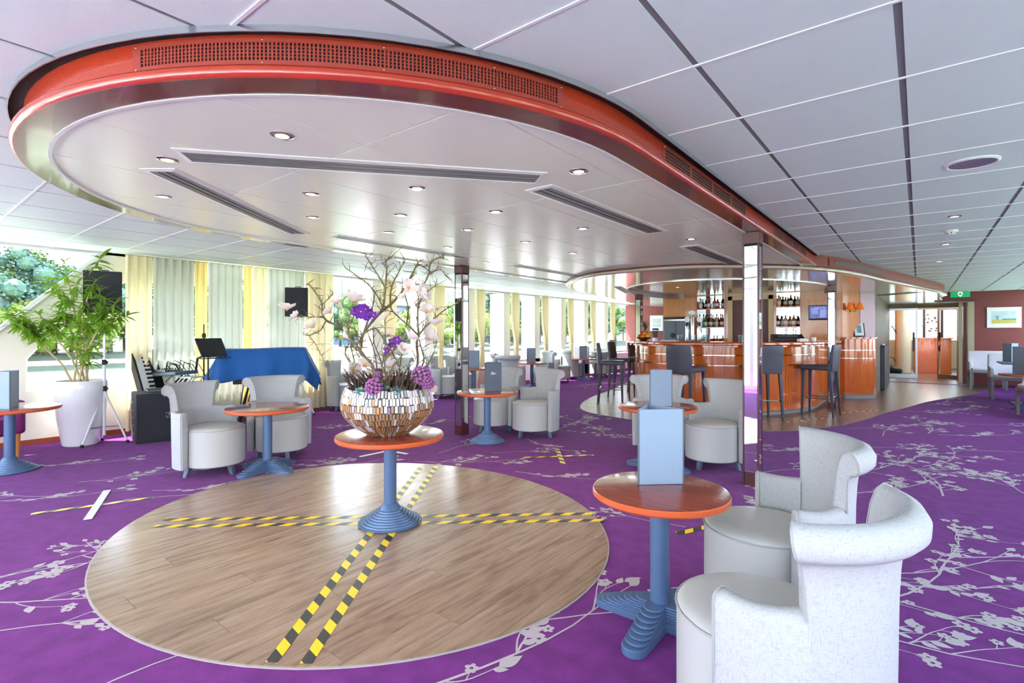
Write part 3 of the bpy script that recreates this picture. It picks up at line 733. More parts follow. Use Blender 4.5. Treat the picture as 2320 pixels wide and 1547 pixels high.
# portal jambs
MB().bb((.93, YB+.0, 0), (1.06, YB+.25, 2.09)).build('jamb', M['beige'], wb, bevel=.01)
MB().bb((.88, YB+.6, 0), (1.03, YB+.9, 2.09)).build('dark_jamb', M['brown_frame'], wb, smooth=0)
MB().bb((.82, YB+1.2, 0), (1.06, YB+2.1, 2.12)).build('beige_jamb', M['beige'], wb, smooth=0)
# the stone clad side wall of the pantry core
wp = MB().bb((-1.1, 12.62, 0), (-.70, 18.95, ZB)).build('wall_core', M['stone_wall'], smooth=0); tag(wp, 'dark stone clad side wall behind the reception pillar', kind='structure')
MB().bb((-5.0, 12.62, 0), (-1.1, 12.9, ZB+.06)).build('core_back', M['wall_wood'], wp, smooth=0)
MB().bb((-5.0, 12.9, 0), (-4.9, YB, ZB)).build('core_side', M['white_wall'], wp, smooth=0)
# ================================================================ outside
wt = MB().bb((-160, -160, -2.62), (160, 160, -2.6)).build('river_water', M['water'], smooth=0); tag(wt, 'pale greenish river beyond the windows', 'river', kind='structure')
bk = MB().prism_y([(-160, -2.6), (-72, -2.7), (-76, -1.2), (-160, -.6)], -80, 160).build('river_bank', M['bank'], smooth=0); tag(bk, 'far river bank', 'bank', kind='structure')
dk = MB().bb((XL-1.5, YF-2, -.06), (XL-.13, YB+1, -.01)).build('side_deck', M['deck'], smooth=0); tag(dk, 'side deck outside the windows', 'deck', kind='structure')
for nm_, a_, b_ in (('side_deck', (XR+.13, YF-2, -.06), (XR+1.6, YB+1, -.01)), ('bow_bounce_deck', (XL-.13, YF-6, -.06), (XR+.13, YF-.13, -.01))):  # right and bow decks, out of view, added to bounce daylight onto the ceiling
    tag(MB().bb(a_, b_).build(nm_, M['deck'], smooth=0), 'outer deck out of view, added to bounce daylight onto the ceiling', 'deck', kind='structure')
rl = empty('deck_railing', (XL-1.2, 0, 0), 0, 'white deck railing outside the window wall', 'railing')
MB().bb((-.03, YF-1, .86), (.03, YB+1, .92)).build('top_rail', M['rail'], rl, smooth=0)
for k in range(11): MB().bb((-.02, YF+k*1.95, 0), (.02, YF+k*1.95+.04, .86)).build('rail_post', M['rail'], rl, smooth=0)
for z in (.3, .58): MB().bb((-.01, YF-1, z), (.01, YB+1, z+.02)).build('mid_rail', M['rail'], rl, smooth=0)
# trees on the far bank
def crown_mesh(seed, m, tall=1.0):
    rd = random.Random(seed); b = MB(); cl_ = []
    for i in range(34):
        a = rd.uniform(0, 2*PI); r = rd.uniform(0, 2.7); z = rd.uniform(2.2, 9.6)*tall; rr = rd.uniform(.8, 1.5)*(1-.4*abs(z/tall-5.5)/4.5); r *= 1-.5*max(0, (z/tall-6)/4)
        cl_.append((r*math.cos(a), r*math.sin(a), z, rr)); b.ball(cl_[-1][:3], (rr*.8, rr*.8, rr*.8), 7, 5)
    for i in range(2600):
        x, y, z, rr = rd.choice(cl_); d = Vector((rd.gauss(0, 1), rd.gauss(0, 1), rd.gauss(0, 1))).normalized()*rr*rd.uniform(.75, 1.25); c = Vector((x, y, z))+d
        u = Vector((rd.gauss(0, 1), rd.gauss(0, 1), rd.gauss(0, 1))).normalized()*.17; w = u.orthogonal().normalized()*.13
        b.add([c-u, c+w, c+u, c-w], [(0, 1, 2, 3)])
    return b.mesh('crown', m, 0)
kinds = [('tree_b', 1, 1.0, 'dark green tree on the far river bank'), ('tree_a', 2, 1.0, 'mid green tree on the far river bank'), ('tree_c', 3, .6, 'yellow green bush-like tree on the far river bank'), ('tree_b', 4, 1.5, 'slender tall dark tree on the far river bank')]
crowns = [crown_mesh(s, M[m], t) for m, s, t, l in kinds]
trunkm = MB().tube([(0, 0, -.5), (.1, .05, 2), (0, 0, 5)], [.28, .22, .12], 7).mesh('trunk', M['trunk'])
rd = random.Random(11)
TP = [(k, x, X) for k, x, X in [(1, -420, -80), (0, -300, -82), (1, -210, -79), (0, -120, -82), (0, -40, -78), (1, 5, -80), (0, 40, -84), (3, 62, -79), (1, 90, -82), (0, 125, -80), (1, 160, -85), (0, 200, -80), (2, 20, -77), (2, 105, -77), (2, 180, -77), (0, 250, -79), (1, 285, -84), (0, 330, -80), (1, 420, -82), (0, 520, -80), (1, 640, -82),
      (0, 770, -84), (1, 800, -80), (2, 845, -77), (2, 940, -77), (0, 960, -90), (2, 1010, -77), (1, 1025, -86), (0, 1090, -84), (1, 1160, -84), (1, 1205, -82), (0, 1222, -80), (1, 1280, -82), (0, 1330, -82), (1, 1040, -79), (2, 1062, -77), (0, 1110, -80), (2, 1125, -77), (1, 1140, -79), (0, 1180, -78), (1, 1240, -79), (3, 1262, -78), (0, 1300, -79), (1, 1318, -80), (3, 1345, -78), (0, 1362, -79), (1, 1395, -78), (0, 1412, -79), (1, 1435, -78)]]
for k, x, X in TP:
    Y = yat(x, X); wh = 'seen through the slanted window' if x < 300 else ('beyond the curtained stage wall' if x < 700 else ('beyond the flower branches' if x < 1055 else 'between the tied curtains'))
    t = empty('tree', (X, Y, -1.6), rd.uniform(0, 6), kinds[k][3]+' '+wh, 'tree', kinds[k][3].split(' on ')[0]+' '+wh)
    s = rd.uniform(.8, 1.1)*(1.15 if x < 300 else (1.15 if x < 1055 else 1.45)); t.scale = (s*1.1, s*1.1, s)
    ob('trunk', trunkm, t); ob('crown', crowns[k], t)
def house(x0, x1, X, h, m, label, nw, nf, roof=False):
    y0, y1 = sorted((yat(x0, X), yat(x1, X))); e = empty('house', (X, (y0+y1)/2, -1.4), 0, label, 'building'); hw = (y1-y0)/2
    MB().bb((-6, -hw, 0), (0, hw, h)).build('wall', M[m], e, smooth=0)
    if roof: MB().prism_x([(-hw-.4, h), (hw+.4, h), (hw*.6, h+1.6), (-hw*.6, h+1.6)], -6.3, .3).build('roof', M['roof'], e, smooth=0)
    else: MB().bb((-6.2, -hw-.2, h), (.2, hw+.2, h+.3)).build('roof', M['roof'], e, smooth=0)
    wm = MB().box((0, 0, 0), (.1, 1.1, 1.3)).mesh('window', M['house_win'], 0)
    for i in range(nw):
        for j in range(nf): ob('window', wm, e, (.03, -hw+2*hw*(i+.5)/nw, h*(j+.5)/nf))
house(742, 1000, -96, 9, 'house', 'long pale blue riverside building behind the flower branches', 14, 2)
house(1066, 1140, -92, 8.5, 'house', 'pale blue waterside block right of the far column', 5, 2)
house(1150, 1200, -88, 6, 'house_b', 'pinkish low riverside house between curtains', 4, 1, True)
house(-30, 92, -98, 8.5, 'house', 'blue grey building low behind the trees of the slanted window', 7, 2)
for x in (775, 1015, 1022):
    e = empty('mast', (-90, yat(x, -90), -1.5), 0, {775: 'thin mast above the trees at the first clear window', 1015: 'taller of two masts right of the flower branches', 1022: 'thin mast just right of the taller mast'}[x], 'mast')
    MB().tube([(0, 0, 0), (0, 0, 17 if x != 1022 else 13)], [.22, .1], 6).build('pole', M['house'], e); MB().box((0, 0, 12), (.1, 2.2, .12)).build('crossarm', M['house'], e)

# ================================================================ lobby beyond the glass doors
lw = empty('wall_lobby', (0, 0, 0), kind='structure', label='lobby wall with bright windows beyond the glass doors')
MB().bb((-.8, 25, 0), (3.5, 25.1, 1.05)).build('sill_wall', M['cream_wall'], lw, smooth=0)
MB().bb((-.8, 25, 2.2), (3.5, 25.1, 2.6)).build('header', M['cream_wall'], lw, smooth=0)
for x in (-.8, .1, .62, 1.35, 2.1, 2.9): MB().bb((x, 25, 1.05), (x+.08, 25.1, 2.2)).build('mullion', M['brown_frame'], lw, smooth=0)
MB().bb((-.85, 18.96, 0), (-.72, 25, 2.4)).build('side_wall', M['wall_wood'], lw, smooth=0)
MB().bb((-.8, 18.96, 2.35), (3.5, 25.1, 2.45)).build('lobby_ceiling', M['ceil'], lw, smooth=0)
MB().bb((1.6, 18.96, 0), (1.7, 25, 2.4)).build('side_wall', M['cream_wall'], lw, smooth=0)
MB().bb((-.72, 18.9, 2.03), (.95, 19.0, 2.12)).build('door_header', M['beige'], lw, smooth=0)
MB().lathe([(.22, 0), (.22, 2.35)], 24, (xat(2046, 21.4), 21.4, 0)).build('cream_column', M['cream_wall'], lw)
for x in (xat(2095, 20.2),):
    MB().bb((x, 20, 2.22), (x+.25, 20.03, 2.34)).build('sign', M['green_sign'], lw, smooth=0)
ds = empty('reception_desk', (.33, 21.9, 0), 0, 'orange wood reception desk with small glowing lights beyond the glass doors', 'desk')
MB().box((0, 0, .56), (.95, .6, 1.12)).build('body', M['bar_wood'], ds, bevel=.01); MB().box((0, 0, 1.14), (1.05, .7, .04)).build('top', M['bar_top'], ds)
for k in range(3): MB().lathe([(.03, 0), (.03, -.14)], 10, (-.25+.25*k, -.32, 1.08)).build('light', M['shade'], ds)
pv = empty('orchid_vase', (xat(2113, 21.9), 21.9, 1.16), 0, 'white vase with dark blossom sprig on the reception desk', 'vase')
MB().lathe([(.13, 0), (.1, .1), (.02, .2)], 14).build('vase', M['paper'], pv)
MB().tube([(0, 0, .15), (.05, 0, .35), (-.02, 0, .55), (.06, 0, .75)], .01, 5).build('stem', M['bark2'], pv)
rd = random.Random(2)
bb = MB()
for k in range(16): bb.ball((rd.uniform(-.25, .1), rd.uniform(-.05, .05), rd.uniform(.2, .78)), (.035, .02, .03), 6, 4)
bb.build('blossoms', M['bark2'], pv)
pp = atd(2040, 757, 17.2)
sp_ = empty('dispenser_stand', (pp[0], pp[1]-.3, 0), 0, 'slim silver dispenser stand before the cream lobby column', 'stand')
MB().tube([(0, 0, 0), (0, 0, 1.2)], .02, 8).build('pole', M['steel'], sp_); MB().lathe([(.15, 0), (.15, .015), (.02, .03)], 20).build('foot', M['steel'], sp_)
MB().ball((.07, 0, 1.25), (.13, .08, .09)).build('head', M['steel'], sp_); MB().tube([(-.1, 0, 1.3), (-.22, 0, 1.55)], .015, 6).build('arm', M['black'], sp_)
bg_ = empty('bag', (xat(2019, 19.8), 19.8, 0), .3, 'black bag on the lobby floor behind the glass door', 'bag')
MB().ball((0, 0, .14), (.30, .2, .15), 14, 9).build('body', M['black'], bg_); MB().ball((-.1, 0, .26), (.14, .14, .1), 10, 7).build('pocket', M['black'], bg_); MB().tube([(-.1, 0, .42), (-.06, 0, .55), (.06, 0, .55), (.1, 0, .42)], .012, 6).build('handle', M['black'], bg_)

def glass_door(n, x, y, rz, w, hinge_handle, label):
    e = empty('door_%d' % n, (x, y, 0), rz, kind='structure', label=label); H = 2.03; f = .05
    for nm, a, b2 in (('stile', (0, -.02, 0), (f, .02, H)), ('stile', (w-f, -.02, 0), (w, .02, H)), ('rail', (f, -.02, 0), (w-f, .02, .11)), ('rail', (f, -.02, H-.06), (w-f, .02, H))):
        MB().bb(a, b2).build(nm, M['steel'], e, smooth=0)
    MB().bb((f, -.005, .11), (w-f, .005, H-.06)).build('pane', M['door_glass'], e, smooth=0)
    hx = w-.09 if hinge_handle else .09
    MB().bb((hx-.025, -.07, .78), (hx+.025, -.045, 1.33)).build('door_handle', M['brown_frame'], e, bevel=.005)
    for z in (.85, 1.25): MB().bb((hx-.01, -.05, z), (hx+.01, -.015, z+.02)).build('handle_mount', M['steel'], e)
glass_door(1, -.74, 18.92, 0, .70, True, 'left glass door with pale metal frame')
glass_door(2, .42, 19.5, R(-38), .62, False, 'open right glass door leaf')

cfx = empty('lobby_fill_light', (.4, 21, 2.34), 0, 'round fill light added to brighten the lobby beyond the glass doors', 'light')  # added fixture and point light that brighten the dark lobby
MB().lathe([(0, -.03), (.18, -.03), (.2, 0)], 24).build('diffuser', mat('lobby_fill', (255, 240, 220), .5, emit=(255, 236, 210), estr=3), cfx)
pd_ = bpy.data.lights.new('lobby_fill', 'POINT'); pd_.energy = 45; pd_.color = (1, .93, .86); pd_.shadow_soft_size = .15; po_ = bpy.data.objects.new('lamp', pd_); COL.objects.link(po_); po_.parent = cfx; po_.location = (0, 0, -.12)
# exit sign
x, y = at(2178, 662, ZC)
ex = empty('exit_sign', (.78, YB-.35, ZC), TH*0, 'green emergency sign with white pictogram hanging from the ceiling above the portal', 'sign')
MB().box((0, 0, -.085), (.36, .03, .13)).build('body', M['green_sign'], ex, bevel=.003)
MB().lathe([(.030, -.001), (.030, .002), (.044, .002), (.044, -.001)], 20, cap=False).build('ring', M['sign_white'], ex).matrix_local = Matrix.Translation((0, -.017, -.07)) @ Matrix.Rotation(PI/2, 4, 'X')
MB().prism_y([(-.03, -.105), (.03, -.105), (0, -.142)], -.018, -.016).build('arrow', M['sign_white'], ex, smooth=0)
MB().prism_y([(-.045, -.035), (0, -.015), (.045, -.035), (.045, -.045), (0, -.027), (-.045, -.045)], -.018, -.016).build('roof_mark', M['sign_white'], ex, smooth=0)
for s in (-.12, .12): MB().tube([(s, 0, 0), (s, 0, -.03)], .005, 6).build('hanger', M['steel'], ex)

# pictures on the red wall
def picture(x0, x1, z0, z1, label, art):
    e = empty('picture', ((x0+x1)/2, YB, (z0+z1)/2), 0, label, 'picture'); w, h = x1-x0, z1-z0
    MB().box((0, -.012, 0), (w, .024, h)).build('picture_frame', M['steel'], e, bevel=.003)
    MB().box((0, -.026, 0), (w-.03, .004, h-.03)).build('mat_board', M['paper'], e, smooth=0)
    for k, (a, b2, c, d, m) in enumerate(art): MB().box(((a+b2)/2*w, -.030-.0006*k, (c+d)/2*h), ((b2-a)*w, .002, (d-c)*h)).build('painting', m, e, smooth=0)
aS = mat('art_sky', (186, 214, 226), .7, rgb2=(214, 226, 214), nscale=9); aG = mat('art_land', (196, 196, 110), .7, rgb2=(220, 190, 96), nscale=14); aW = mat('art_water', (74, 140, 170), .7, rgb2=(120, 180, 190), nscale=20); aP = mat('art_pale', (214, 208, 200), .7, rgb2=(190, 200, 214), nscale=8)
picture(1.28, 1.885, 1.43, 1.93, 'white framed watercolour of a windmill by the water on the dark red wall', [(-.35, .35, -.05, .3, aS), (-.35, .35, -.28, -.08, aG), (-.05, .35, -.12, -.06, aW), (-.22, -.16, -.1, .06, aW), (-.25, -.13, .04, .07, aW)])
picture(xat(1473, YB), xat(1503, YB), 1.38, 1.92, 'pale framed picture on the red wall left of the bar', [(-.32, .32, -.25, .28, aP), (-.3, .3, -.1, .02, aS)])

# ================================================================ mirrored columns
def column(x, y, h, label, w=.13):
    e = empty('mirrored_column', (x, y, 0), 0, label, 'column', 'mirror clad columns')
    MB().box((0, 0, h/2), (w-.014, w-.014, h)).build('core', M['dark'], e, smooth=0)
    for sx in (-1, 1):
        for sy in (-1, 1): MB().box((sx*(w/2-.006), sy*(w/2-.006), h/2), (.013, .013, h)).build('corner_strip', M['brown_frame'], e, bevel=.003)
    for a, (dx, dy) in enumerate(((1, 0), (-1, 0), (0, 1), (0, -1))):
        sx, sy = (.006, w-.028) if dx else (w-.028, .006)
        MB().box((dx*(w/2-.006), dy*(w/2-.006), h/2), (sx, sy, h-.24)).build('mirror', M['mirror'], e, smooth=0)
        sx, sy = (.008, w-.034) if dx else (w-.034, .008)
        MB().box((dx*(w/2-.005), dy*(w/2-.005), .06), (sx, sy, .12)).build('plinth', M['brown_frame'], e, smooth=0)
    MB().box((0, 0, h-.05), (w+.008, w+.008, .1)).build('collar', M['brown_frame'], e, bevel=.003)
column(-1.125, 4.75, ZS-.012, 'near mirrored column rising in front of the bar beside the pale armchair')
column(-4.63, 4.79, ZS-.002, 'mirrored column behind the flower branches on the window side')
column(-1.18, 10.35, ZB, 'slim mirrored column at the right flank of the bar counter', .12)
column(-4.62, 10.12, ZB, 'mirrored column at the left end of the bar counter behind the stools', .12)

# ================================================================ furniture prototypes
rd = random.Random(5)
def shell_profile():
    #  (r, z, half angle)
    return [(.262, .30, 45), (.264, .44, 45), (.268, .58, 45), (.276, .66, 46), (.286, .73, 47.5), (.300, .785, 49), (.322, .822, 51), (.352, .836, 53), (.380, .824, 54), (.396, .796, 54), (.394, .764, 53),
            (.376, .744, 52), (.352, .738, 50), (.336, .715, 49), (.330, .66, 47.5), (.326, .58, 46), (.322, .3, 45), (.318, .095, 45), (.262, .095, 45)]
def make_armchair():
    e = empty('tub_armchair', (0, 0, 0), 0, 'x', 'armchair', 'pale tub armchairs')
    RS = .25
    seat_ = MB().lathe([(0, .095), (RS-.012, .095), (RS, .105), (RS, .408), (RS+.002, .42), (RS-.006, .432), (RS-.03, .442), (RS-.09, .448), (0, .450)], 48, (0, .03, 0)).build('seat', M['leather'], e)
    MB().tube([((RS+.002)*math.cos(2*PI*i/48), (RS+.002)*math.sin(2*PI*i/48)+.03, .424) for i in range(48)], .0035, 6, closed=True).build('piping', M['piping'], seat_)
    pr = shell_profile(); N = 22; rings = []
    for i in range(N+1):
        s = -1+2*i/N; rings.append([(r*math.sin(R(a*s)), -r*math.cos(R(a*s)), z) for r, z, a in pr])
    back_ = MB().sweep(rings).build('backrest', M['fabric'], e, smooth=50)
    for sd in (-1, 1):
        a = sd; pts = []
        for r, z, an in pr[1:16]: rr = r; t = R(an*sd); pts.append((rr*math.sin(t)+.002*sd*math.cos(t), -rr*math.cos(t)+.002*math.sin(abs(t)), z))
        MB().tube(pts, .0032, 5).build('piping', M['piping'], back_)
        sec = [(.258, .095), (.256, .45), (.258, .575), (.266, .592), (.284, .600), (.305, .598), (.320, .588), (.326, .57), (.324, .4), (.318, .095)]
        rings = []
        for i in range(11):
            t = R(44.5+i*4.15)*sd; k = 1 if i < 10 else .995; dz = -.012*math.sin(PI*min(i/10, 1)); rings.append([(r*math.sin(t), -r*math.cos(t), z+(dz if z > .5 else 0)) for r, z in (sec if sd > 0 else sec)])
        t = R(44.5+10*4.15+1.6)*sd; c = .292; rings.append([((c+(r-c)*.8)*math.sin(t), -(c+(r-c)*.8)*math.cos(t), z-.006 if z > .5 else z) for r, z in sec])
        arm_ = MB().sweep(rings).build('arm', M['fabric'], e, smooth=50)
        t = R(44.5+10*4.15)*sd
        MB().tube([(r*math.sin(t)*1.002, -r*math.cos(t)*1.0, z+.001) for r, z in sec], .003, 5).build('piping', M['piping'], arm_)
    for a in (90, 205, 335, 270):
        c, s = math.cos(R(a)), math.sin(R(a)); r = .195 if a != 270 else .25
        b = MB(); b.add([(r*c+dx*k-(0 if z else 0)+c*o, r*s+dy*k+s*o, z) for z, k, o in ((0, .75, .03), (.097, 1, 0)) for dx, dy in ((-.024, -.024), (.024, -.024), (.024, .024), (-.024, .024))],
                        [(3, 2, 1, 0), (4, 5, 6, 7), (0, 1, 5, 4), (1, 2, 6, 5), (2, 3, 7, 6), (3, 0, 4, 7)])
        b.build('leg', M['leg_grey'], e, bevel=.003)
    return e
def make_table(r, base):
    e = empty('round_table', (0, 0, 0), 0, 'x', 'table', 'round lounge tables'); H = .605
    MB().lathe([(0, H-.006), (r-.006, H-.006), (r-.004, H-.002), (r-.010, H), (0, H)], 64).build('tabletop', M['table_top'], e)
    MB().lathe([(0, H-.034), (r-.008, H-.034), (r, H-.026), (r, H-.008), (r-.004, H-.003), (r-.012, H-.004), (0, H-.004)], 64).build('edge', M['table_edge'], e)
    MB().lathe([(.13, H-.040), (.13, H-.034)], 24).build('mounting_plate', M['table_metal'], e)
    MB().lathe([(.042, .06), (.042, H-.036)], 28).build('pedestal', M['table_metal'], e)
    if base == 'disk':
        pr = [(0, 0), (.205, 0), (.212, .006)]; n = 8
        for k in range(n): ra = .212-.018*k; z = .012+.0115*k; pr += [(ra, z), (ra-.004, z+.003), (ra-.015, z+.0015)]
        pr += [(.062, .112), (.045, .135), (0, .135)]
        MB().lathe(pr, 48).build('base', M['table_metal'], e, smooth=25)
    elif base == 'cone':
        MB().lathe([(0, 0), (.2, 0), (.2, .012), (.06, .085), (.042, .1), (0, .1)], 32).build('base', M['table_metal'], e)
    else:
        b = MB(); n = 8
        for k in range(n):
            L = .315-.029*k; w = .052-.0012*k; z0 = .024+.0105*k; poly = []
            for q in range(4):
                a = q*PI/2; c, s = math.cos(a), math.sin(a)
                for x, y in [(w, -w)]+[(L-w+w*math.cos(t), w*math.sin(t)) for t in [(-PI/2+PI*i/8) for i in range(9)]]: poly.append((x*c-y*s, x*s+y*c))
            b.prism(poly, z0-.001 if k else 0, z0+.0085)
        b.build('base', M['table_metal'], e, smooth=25, bevel=.002)
    return e
def make_stool():
    e = empty('bar_stool', (0, 0, 0), 0, 'x', 'bar stool', 'dark bar stools')
    MB().bb((-.2, -.2, .72), (.2, .22, .80)).build('seat', M['stool'], e, bevel=.02)
    # backrest: curved slab
    rings = []
    for i, (z, y, t, w) in enumerate(((.70, -.20, .05, .19), (.80, -.205, .055, .195), (.9, -.215, .05, .20), (1.0, -.228, .045, .20), (1.08, -.242, .04, .195), (1.12, -.25, .03, .185))):
        n = 8; ring = []
        for k in range(n+1): s = -1+2*k/n; ring.append((s*w, y-t+.03*s*s, z))
        for k in range(n, -1, -1): s = -1+2*k/n; ring.append((s*w, y+.03*s*s, z))
        rings.append(ring)
    MB().sweep(rings).build('backrest', M['stool'], e, bevel=.008, smooth=50)
    for sx in (-1, 1):
        for sy in (-1, 1):
            x, y = sx*.17, (.18 if sy > 0 else -.19); fx, fy = x*1.12, y*1.1+(-.03 if sy < 0 else 0); b = MB()
            b.add([(fx-.012, fy-.012, 0), (fx+.012, fy-.012, 0), (fx+.012, fy+.012, 0), (fx-.012, fy+.012, 0), (x-.024, y-.024, .725), (x+.024, y-.024, .725), (x+.024, y+.024, .725), (x-.024, y+.024, .725)],
                  [(3, 2, 1, 0), (4, 5, 6, 7), (0, 1, 5, 4), (1, 2, 6, 5), (2, 3, 7, 6), (3, 0, 4, 7)]); b.build('leg', M['stool_leg'], e, bevel=.003)
    for p, q in (((-.18, .19, .26), (.18, .19, .26)), ((-.18, -.2, .3), (.18, -.2, .3)), ((-.18, -.2, .28), (-.18, .19, .28)), ((.18, -.2, .28), (.18, .19, .28))): MB().tube([p, q], .008, 8).build('footrest', M['chrome'], e)
    return e
def make_menu(w=.21, h=.345, m='menu'):
    e = empty('menu_stand', (0, 0, 0), 0, 'x', 'menu', 'standing menu cards'); hh = w/2; ap = w*.86
    tri = [(-hh, -ap/3), (hh, -ap/3), (0, 2*ap/3)]
    for i in range(3):
        p, q = tri[i], tri[(i+1) % 3]; v = Vector((q[0]-p[0], q[1]-p[1])); L = v.length; a = math.atan2(v.y, v.x)
        MB().box(((p[0]+q[0])/2, (p[1]+q[1])/2, h/2), (L-.004, .005, h), a).build('card', M[m], e, bevel=.0015)
    for p in tri: MB().tube([(p[0], p[1], 0), (p[0], p[1], h)], .0045, 8).build('spine', M['menu_dark'], e)
    return e

# ---------------------------------------------------------------- lounge tables
used_t = {}
def table(r, base, l, d, label, rz=0):
    k = (r, base)
    if k not in used_t: used_t[k] = (make_table(r, base), [])
    x, y = LD(l, d); return place(used_t[k][0], used_t[k][1], (x, y, .0085 if in_disc(x, y) else 0), rz, label)
lat = lambda px, d: (px-CX)*d/F
table(.363, 'disk', lat(884, 3.516), 3.516, 'round table on the oval wood floor carrying the mosaic flower bowl')
table(.297, 'cross', lat(1495, 2.30), 2.30, 'nearest round table with grey menu, beside the two foreground armchairs')
table(.365, 'cross', lat(606, 4.87), 4.87, 'bare round table between two armchairs left of the flower bowl', R(14))
table(.365, 'disk', lat(1104, 6.17), 6.17, 'round table with the lettered menu, right of the flower bowl')
table(.37, 'cross', lat(1490, 4.93), 4.93, 'round table behind the nearest one, half hidden by its menu')
table(.375, 'disk', lat(22, 4.85), 4.85, 'round table cut by the left edge, by the plum chair')
table(.36, 'cone', lat(1205, 12.3), 12.3, 'distant round table with dark menu, in line with the middle windows')
table(.36, 'cone', lat(1322, 14.3), 14.3, 'farthest low round table with dark menu, near the bar stools')
table(.36, 'cone', lat(1073, 10.4), 10.4, 'round table with blue menu just right of the far mirrored column')
table(.36, 'cone', lat(880, 8.8), 8.8, 'round table mostly hidden behind the flower arrangement')
# ---------------------------------------------------------------- armchairs: (lateral, depth, facing in degrees, label)
ch = make_armchair(); used_c = []
CH = [(.80, 1.60, 125, 'nearest pale armchair at the bottom right, seen from behind'),
      (1.17, 2.33, 168, 'pale armchair behind the nearest one, its scrolled back turned to the right'),
      (-2.80, 4.80, -14, 'pale armchair left of the bare round table'),
      (-2.44, 5.42, -50, 'pale armchair behind the bare round table before the blue cloth'),
      (-.24, 6.90, -138, 'pale armchair behind the lettered menu table'),
      (.28, 6.52, -145, 'pale armchair right of the lettered menu table'),
      (1.97, 5.00, -150, 'pale armchair half covered by the near mirrored column'),
      (1.62, 5.50, -95, 'pale armchair hidden behind the two grey menus before the bar'),
      (-1.36, 10.4, -5, 'pale armchair just left of the far mirrored column'),
      (-1.12, 11.3, -40, 'pale armchair behind the far mirrored column by the window'),
      (-3.0, 9.3, -5, 'pale armchair left behind the flower arrangement'),
      (-2.25, 10.2, -70, 'pale armchair peeping through the flower branches'),
      (-.15, 12.5, -5, 'distant pale armchair left of the table in line with the middle windows'),
      (.02, 11.2, 60, 'round pale armchair seat seen between the two middle armchairs'),
      (.72, 12.7, -150, 'distant blue shaded armchair right of the dark menu'),
      (1.28, 13.7, -10, 'distant pale armchair with tall curved back between two tables'),
      (1.80, 14.9, 20, 'distant armchair with drum seat left of the farthest low table'),
      (2.6, 15.4, -120, 'farthest pale armchair by the window')]
def inroom(l, d, lim):
    x, y = LD(l, d)
    if x < lim: d2 = -lim/(ST-l/d*CT); l, d = l/d*d2, d2; x, y = LD(l, d)
    return x, y
for l, d, a, lb in CH:
    x, y = inroom(l, d, -7.68); place(ch, used_c, (x, y, 0), R(a)+TH-PI/2, lb)
# ---------------------------------------------------------------- menus
mn = make_menu(); used_m = []
def menu(px, d, z, a, label, s=1):
    x, y = LD(lat(px, d), d); o = place(mn, used_m, (x, y, z), R(a)+TH, label); o.scale = (s, s, s); return o
menu(1487, 2.42, .606, 4, 'largest grey menu card standing on the nearest table')
menu(1493, 4.95, .606, 2, 'grey menu card on the second table, just above the largest one')
mb = menu(1113, 6.2, .606, 24, 'dark menu card with the white word Bar', 1.0)
menu(12, 4.75, .606, -2, 'grey menu card on the table at the left edge', 1.0)
menu(1073, 10.4, .606, 10, 'blue grey menu card right beside the far mirrored column', 1.0)
menu(1202, 12.3, .606, 10, 'dark distant menu card in line with the middle windows', 1.0)
menu(1320, 14.3, .606, 10, 'dark distant menu card nearest the bar stools', 1.0)
menu(1387, 15.8, .756, 10, 'small dark menu card on the far high table', 1.0)
fc = bpy.data.curves.new('lettering', 'FONT'); fc.body = 'Bar'; fc.size = .05; fc.extrude = .0006; fc.shear = .35; fc.align_x = 'CENTER'; fc.materials.append(M['paper'])
fo = bpy.data.objects.new('lettering', fc); COL.objects.link(fo); lm_ = bpy.data.meshes.new_from_object(fo); bpy.data.objects.remove(fo); fo = bpy.data.objects.new('lettering', lm_); COL.objects.link(fo); fo.parent = mb; fo.matrix_local = Matrix.Translation((.0, -.0635, .20)) @ Matrix.Rotation(PI/2, 4, 'X')
for ch_ in mb.children:
    if ch_.name.startswith('card'): ch_.data = ch_.data.copy(); ch_.data.materials[0] = M['menu_dark']

# ---------------------------------------------------------------- bar stools
st = make_stool(); used_s = []
for x, y, a, lb in ((-4.42, 8.50, 25, 'bar stool at the left end nearest the camera, seen from the side'), (-4.72, 9.55, 10, 'second bar stool of the left end, behind the first'),
                    (-2.72, 7.62, 80, 'bar stool seen from behind, left of the near mirrored column'), (-1.86, 8.42, 128, 'bar stool seen from behind, just right of the near mirrored column'),
                    (-1.24, 9.40, 172, 'bar stool seen from the side beside the slim column'), (-4.78, 10.6, 0, 'third bar stool of the left end, farthest back')):
    place(st, used_s, (x, y, .006), R(a)-PI/2, lb)
# ================================================================ bar
bar = empty('bar_counter', (XC, 10.4, 0), 0, 'curved orange wood bar counter with chrome bands and overhanging top', 'bar')
def U(a, b2, n=44): return [(-a, 1.6)]+[(-a*math.cos(PI*i/n), -b2*math.sin(PI*i/n)) for i in range(n+1)]+[(a, 1.55)]
def usweep(a, b2, prof): 
    return sweep_profile(U(a, b2), prof, False)
usweep(1.60, 2.15, [(0, .08), (0, 1.11), (.04, 1.11), (.04, .08)]).build('front', M['bar_wood'], bar)
usweep(1.54, 2.09, [(0, 0), (0, .10), (.04, .10), (.04, 0)]).build('kick', M['kick'], bar)
usweep(1.76, 2.33, [(.0, 1.125), (.006, 1.118), (.012, 1.112), (.50, 1.112), (.50, 1.165), (.014, 1.165), (.004, 1.158), (0, 1.148)]).build('countertop', M['bar_top'], bar)
usweep(1.70, 2.26, [(0, 1.085), (0, 1.112), (.05, 1.112), (.05, 1.085)]).build('top_moulding', M['bar_top'], bar)
